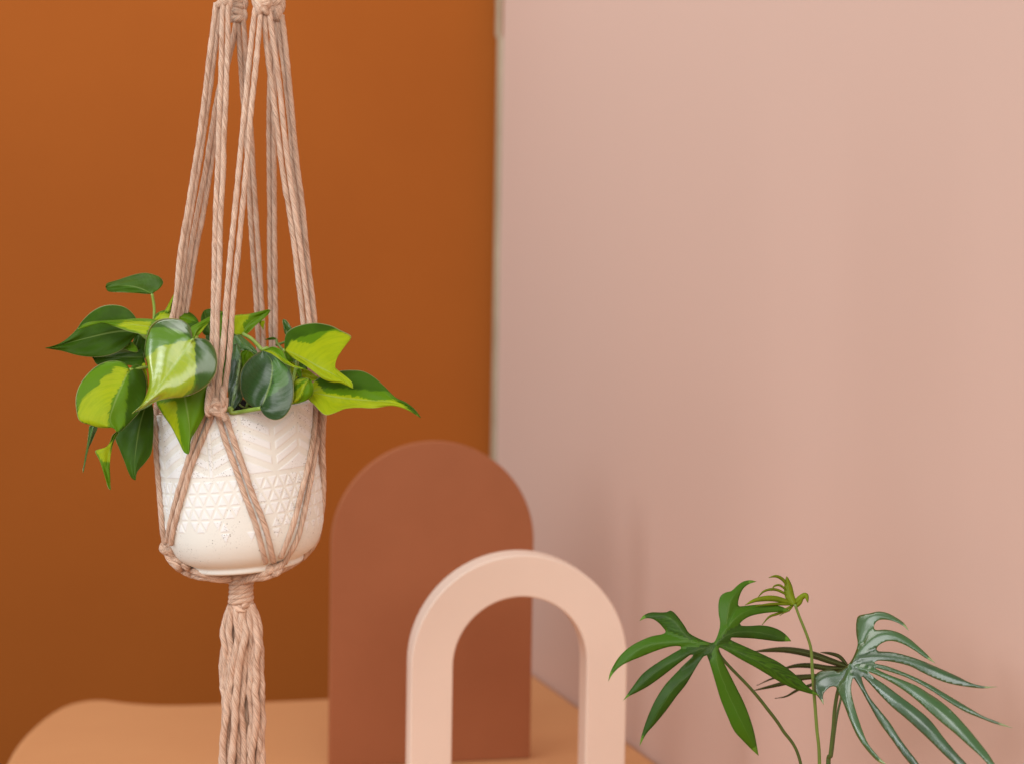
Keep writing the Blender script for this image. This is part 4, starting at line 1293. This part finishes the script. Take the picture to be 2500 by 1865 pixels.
S2 = [(880, 670), (910, 610), (930, 540), (920, 470), (918, 390), (930, 332), (960, 316), (1020, 305), (1090, 290), (1160, 302), (1230, 338), (1290, 382), (1328, 442), (1270, 393), (1200, 362), (1130, 352), (1082, 362), (1055, 400), (1068, 432),
      (1150, 430), (1240, 450), (1330, 500), (1400, 560), (1465, 620), (1532, 692), (1450, 647), (1370, 592), (1280, 542), (1190, 517), (1120, 532), (1078, 570), (1090, 596),
      (1180, 602), (1280, 622), (1400, 660), (1500, 700), (1600, 745), (1700, 790), (1800, 840), (1900, 866), (2010, 872), (1900, 884), (1780, 873), (1660, 852), (1560, 822), (1450, 772), (1330, 712), (1200, 680), (1085, 670), (1062, 690),
      (1150, 710), (1260, 750), (1380, 800), (1500, 860), (1600, 920), (1700, 980), (1800, 1040), (1900, 1098), (2000, 1138), (2132, 1192), (2000, 1160), (1880, 1115), (1760, 1065), (1640, 995), (1520, 915), (1400, 845), (1280, 790), (1150, 748), (1065, 726),
      (1150, 770), (1260, 812), (1380, 862), (1480, 922), (1580, 990), (1680, 1080), (1780, 1190), (1870, 1300), (1960, 1420), (2060, 1600), (1960, 1500), (1880, 1412), (1780, 1322), (1680, 1232), (1580, 1150), (1480, 1062), (1380, 972), (1260, 882), (1120, 802), (1012, 757),
      (1062, 802), (1150, 862), (1280, 960), (1400, 1050), (1500, 1140), (1600, 1270), (1700, 1390), (1780, 1480), (1850, 1620), (1700, 1490), (1600, 1400), (1500, 1300), (1400, 1205), (1300, 1115), (1200, 1032), (1100, 932), (1012, 835), (962, 792),
      (975, 852), (1022, 950), (1100, 1050), (1180, 1150), (1250, 1260), (1330, 1370), (1400, 1462), (1480, 1600), (1370, 1505), (1280, 1402), (1190, 1275), (1100, 1152), (1020, 1012), (960, 902), (918, 832), (895, 805),
      (880, 862), (882, 920), (900, 1000), (930, 1100), (970, 1215), (1010, 1310), (1080, 1400), (1155, 1475), (1090, 1452), (1010, 1372), (930, 1262), (870, 1132), (820, 1002), (780, 920), (760, 872),
      (720, 872), (682, 902), (662, 940), (668, 1012), (632, 960), (600, 920), (592, 860), (595, 802), (620, 762), (680, 740), (740, 742), (780, 757), (820, 730), (850, 705)]
T2 = [(1328, 442), (1532, 692), (2010, 872), (2132, 1192), (2060, 1600), (1850, 1620), (1480, 1600), (1155, 1475), (668, 1012)]
side2 = [[(960, 480), (1000, 350), (1120, 320), (1320, 430)], [(980, 560), (1100, 470), (1250, 490), (1520, 680)], [(1000, 640), (1300, 665), (1700, 820), (2000, 874)], [(1000, 700), (1300, 780), (1700, 1010), (2120, 1188)],
         [(1000, 740), (1300, 860), (1650, 1140), (2050, 1590)], [(960, 770), (1250, 1000), (1500, 1220), (1840, 1610)], [(920, 790), (1060, 1030), (1280, 1330), (1470, 1590)], [(860, 800), (850, 950), (950, 1230), (1145, 1470)], [(800, 780), (680, 800), (620, 860), (660, 1000)]]
outline_leaf(split, S2, (868, 700), T2, cE, 1.15, -0.62, -0.50, 0.004, 0.0013, M_split_pale, 4.5, 'glossy pale fingered leaf spreading right with long narrow lobes', 14, side=side2)


def strip_leaf(parent, strips, c, d0, mat, droop=0.0, label=None, gy=-0.3):
    """a leaf made of tapering fingers joined at the hub: (points, width in crop px, depth offset)"""
    V, F, A = [], [], {'s': [], 't': [], 'vari': [], 'midv': [], 'seed': []}
    hub = np.array(c(*strips[0][0][0]))
    for si, (pts, w, dz) in enumerate(strips):
        ln = spline([c(*p) for p in pts], 26)
        tg = np.gradient(ln, axis=0); tg /= np.linalg.norm(tg, axis=1)[:, None] + 1e-9
        nm = np.stack([-tg[:, 1], tg[:, 0]], 1)
        t = np.linspace(0, 1, 26)
        sc = (c(1, 0)[0] - c(0, 0)[0])
        wd = w * sc * 0.5 * np.clip(np.sin(np.clip(t * 0.82 + 0.18, 0, 1) * math.pi) ** 0.7, 0.02, 1)
        b0 = len(V)
        for i in range(26):
            for k, s in enumerate((-1, -0.5, 0, 0.5, 1)):
                q = ln[i] + nm[i] * wd[i] * s
                r_ = math.hypot(*(q - hub))
                d = d0 + dz * t[i] + abs(s) * 0.0015 + droop * (r_ / 100) ** 2 + gy * (q[1] - hub[1]) * d0 / FPX + si * 0.0003
                V.append(tuple(P(q[0], q[1], d)))
                A['s'].append(s * 0.95); A['t'].append(t[i]); A['vari'].append(-3); A['midv'].append(-1); A['seed'].append(si * 2.0)
        for i in range(25):
            for k in range(4):
                F.append((b0 + i * 5 + k, b0 + i * 5 + k + 1, b0 + (i + 1) * 5 + k + 1, b0 + (i + 1) * 5 + k))
    o = mesh_obj('leaf', V, F, mat, parent, True, {k: ('FLOAT', v) for k, v in A.items()})
    md = o.modifiers.new('solid', 'SOLIDIFY'); md.thickness = 0.0004
    if label: o['label'] = label
    return o


strip_leaf(split, [
    ([(850, 705), (790, 640), (720, 615), (640, 606)], 30, 0.01),
    ([(850, 715), (720, 672), (600, 630), (480, 600), (330, 585), (120, 600)], 56, 0.03),
    ([(840, 730), (700, 728), (560, 708), (440, 712), (330, 740)], 44, 0.03),
    ([(820, 740), (700, 790), (520, 800), (340, 850), (110, 905)], 40, 0.02),
    ([(800, 750), (650, 780), (480, 790), (300, 800), (150, 862)], 26, 0.04),
    ([(800, 760), (650, 830), (480, 890), (380, 945), (290, 962)], 26, 0.02),
], cE, 1.22, M_back, 0.004, 'brownish fingered leaf in the shade behind the stems')
strip_leaf(split, [
    ([(440, 235), (405, 170), (392, 90), (382, 18)], 74, 0.0),
    ([(385, 90), (350, 42), (300, 18), (243, 28)], 26, -0.01),
    ([(385, 130), (330, 88), (285, 95), (264, 132)], 18, -0.01),
    ([(400, 170), (300, 122), (210, 132), (152, 190)], 22, -0.01),
    ([(420, 225), (280, 190), (150, 200), (60, 240)], 46, -0.02),
    ([(420, 235), (300, 232), (200, 240), (140, 250)], 24, -0.02),
    ([(430, 240), (330, 300), (250, 330), (192, 392)], 22, -0.01),
    ([(435, 240), (400, 280), (360, 300), (328, 322)], 14, -0.01),
    ([(435, 235), (490, 185), (530, 165), (546, 222)], 46, -0.01),
    ([(445, 255), (480, 220), (500, 190), (520, 180)], 40, -0.005),
], cE, 1.16, M_young, 0.002, 'small yellow green unfurling leaf on the tallest stem')

pot_x = 2010
basep = Vector((P(pot_x, 1865, 1.17).x, P(pot_x, 1865, 1.17).y, TABLE_Z))


def down(last, d, off):
    return [basep + Vector((off, 0, 0.10)), basep + Vector((off * 0.5, 0, 0.002))]


def cstem(pts, c, d0, d1, r, mat, off, r_end=None):
    n = len(pts)
    q = [P(*c(*p), d0 + (d1 - d0) * i / (n - 1)) for i, p in enumerate(pts)]
    stem(split, q + down(q[-1], d1, off), r, mat, 'stem', r_end)


cstem([(980, 660), (1040, 780), (1250, 1000), (1400, 1180), (1530, 1360), (1690, 1670)], cC, 1.136, 1.17, 0.0013, M_stem_dark, -0.006)
cstem([(445, 235), (480, 330), (540, 480), (570, 590), (580, 750), (595, 950), (615, 1200), (635, 1480)], cE, 1.158, 1.17, 0.0011, M_stem_mid, 0.0, 0.0019)
cstem([(868, 705), (830, 790), (780, 900), (752, 1050), (742, 1200), (718, 1400), (700, 1500)], cE, 1.156, 1.175, 0.0015, M_stem_dark, 0.006)
cstem([(845, 720), (815, 900), (775, 1070), (755, 1200), (730, 1400), (712, 1500)], cE, 1.225, 1.182, 0.0010, M_stem_dark, 0.009)
settle(split)
print('parts', len(bpy.data.objects))
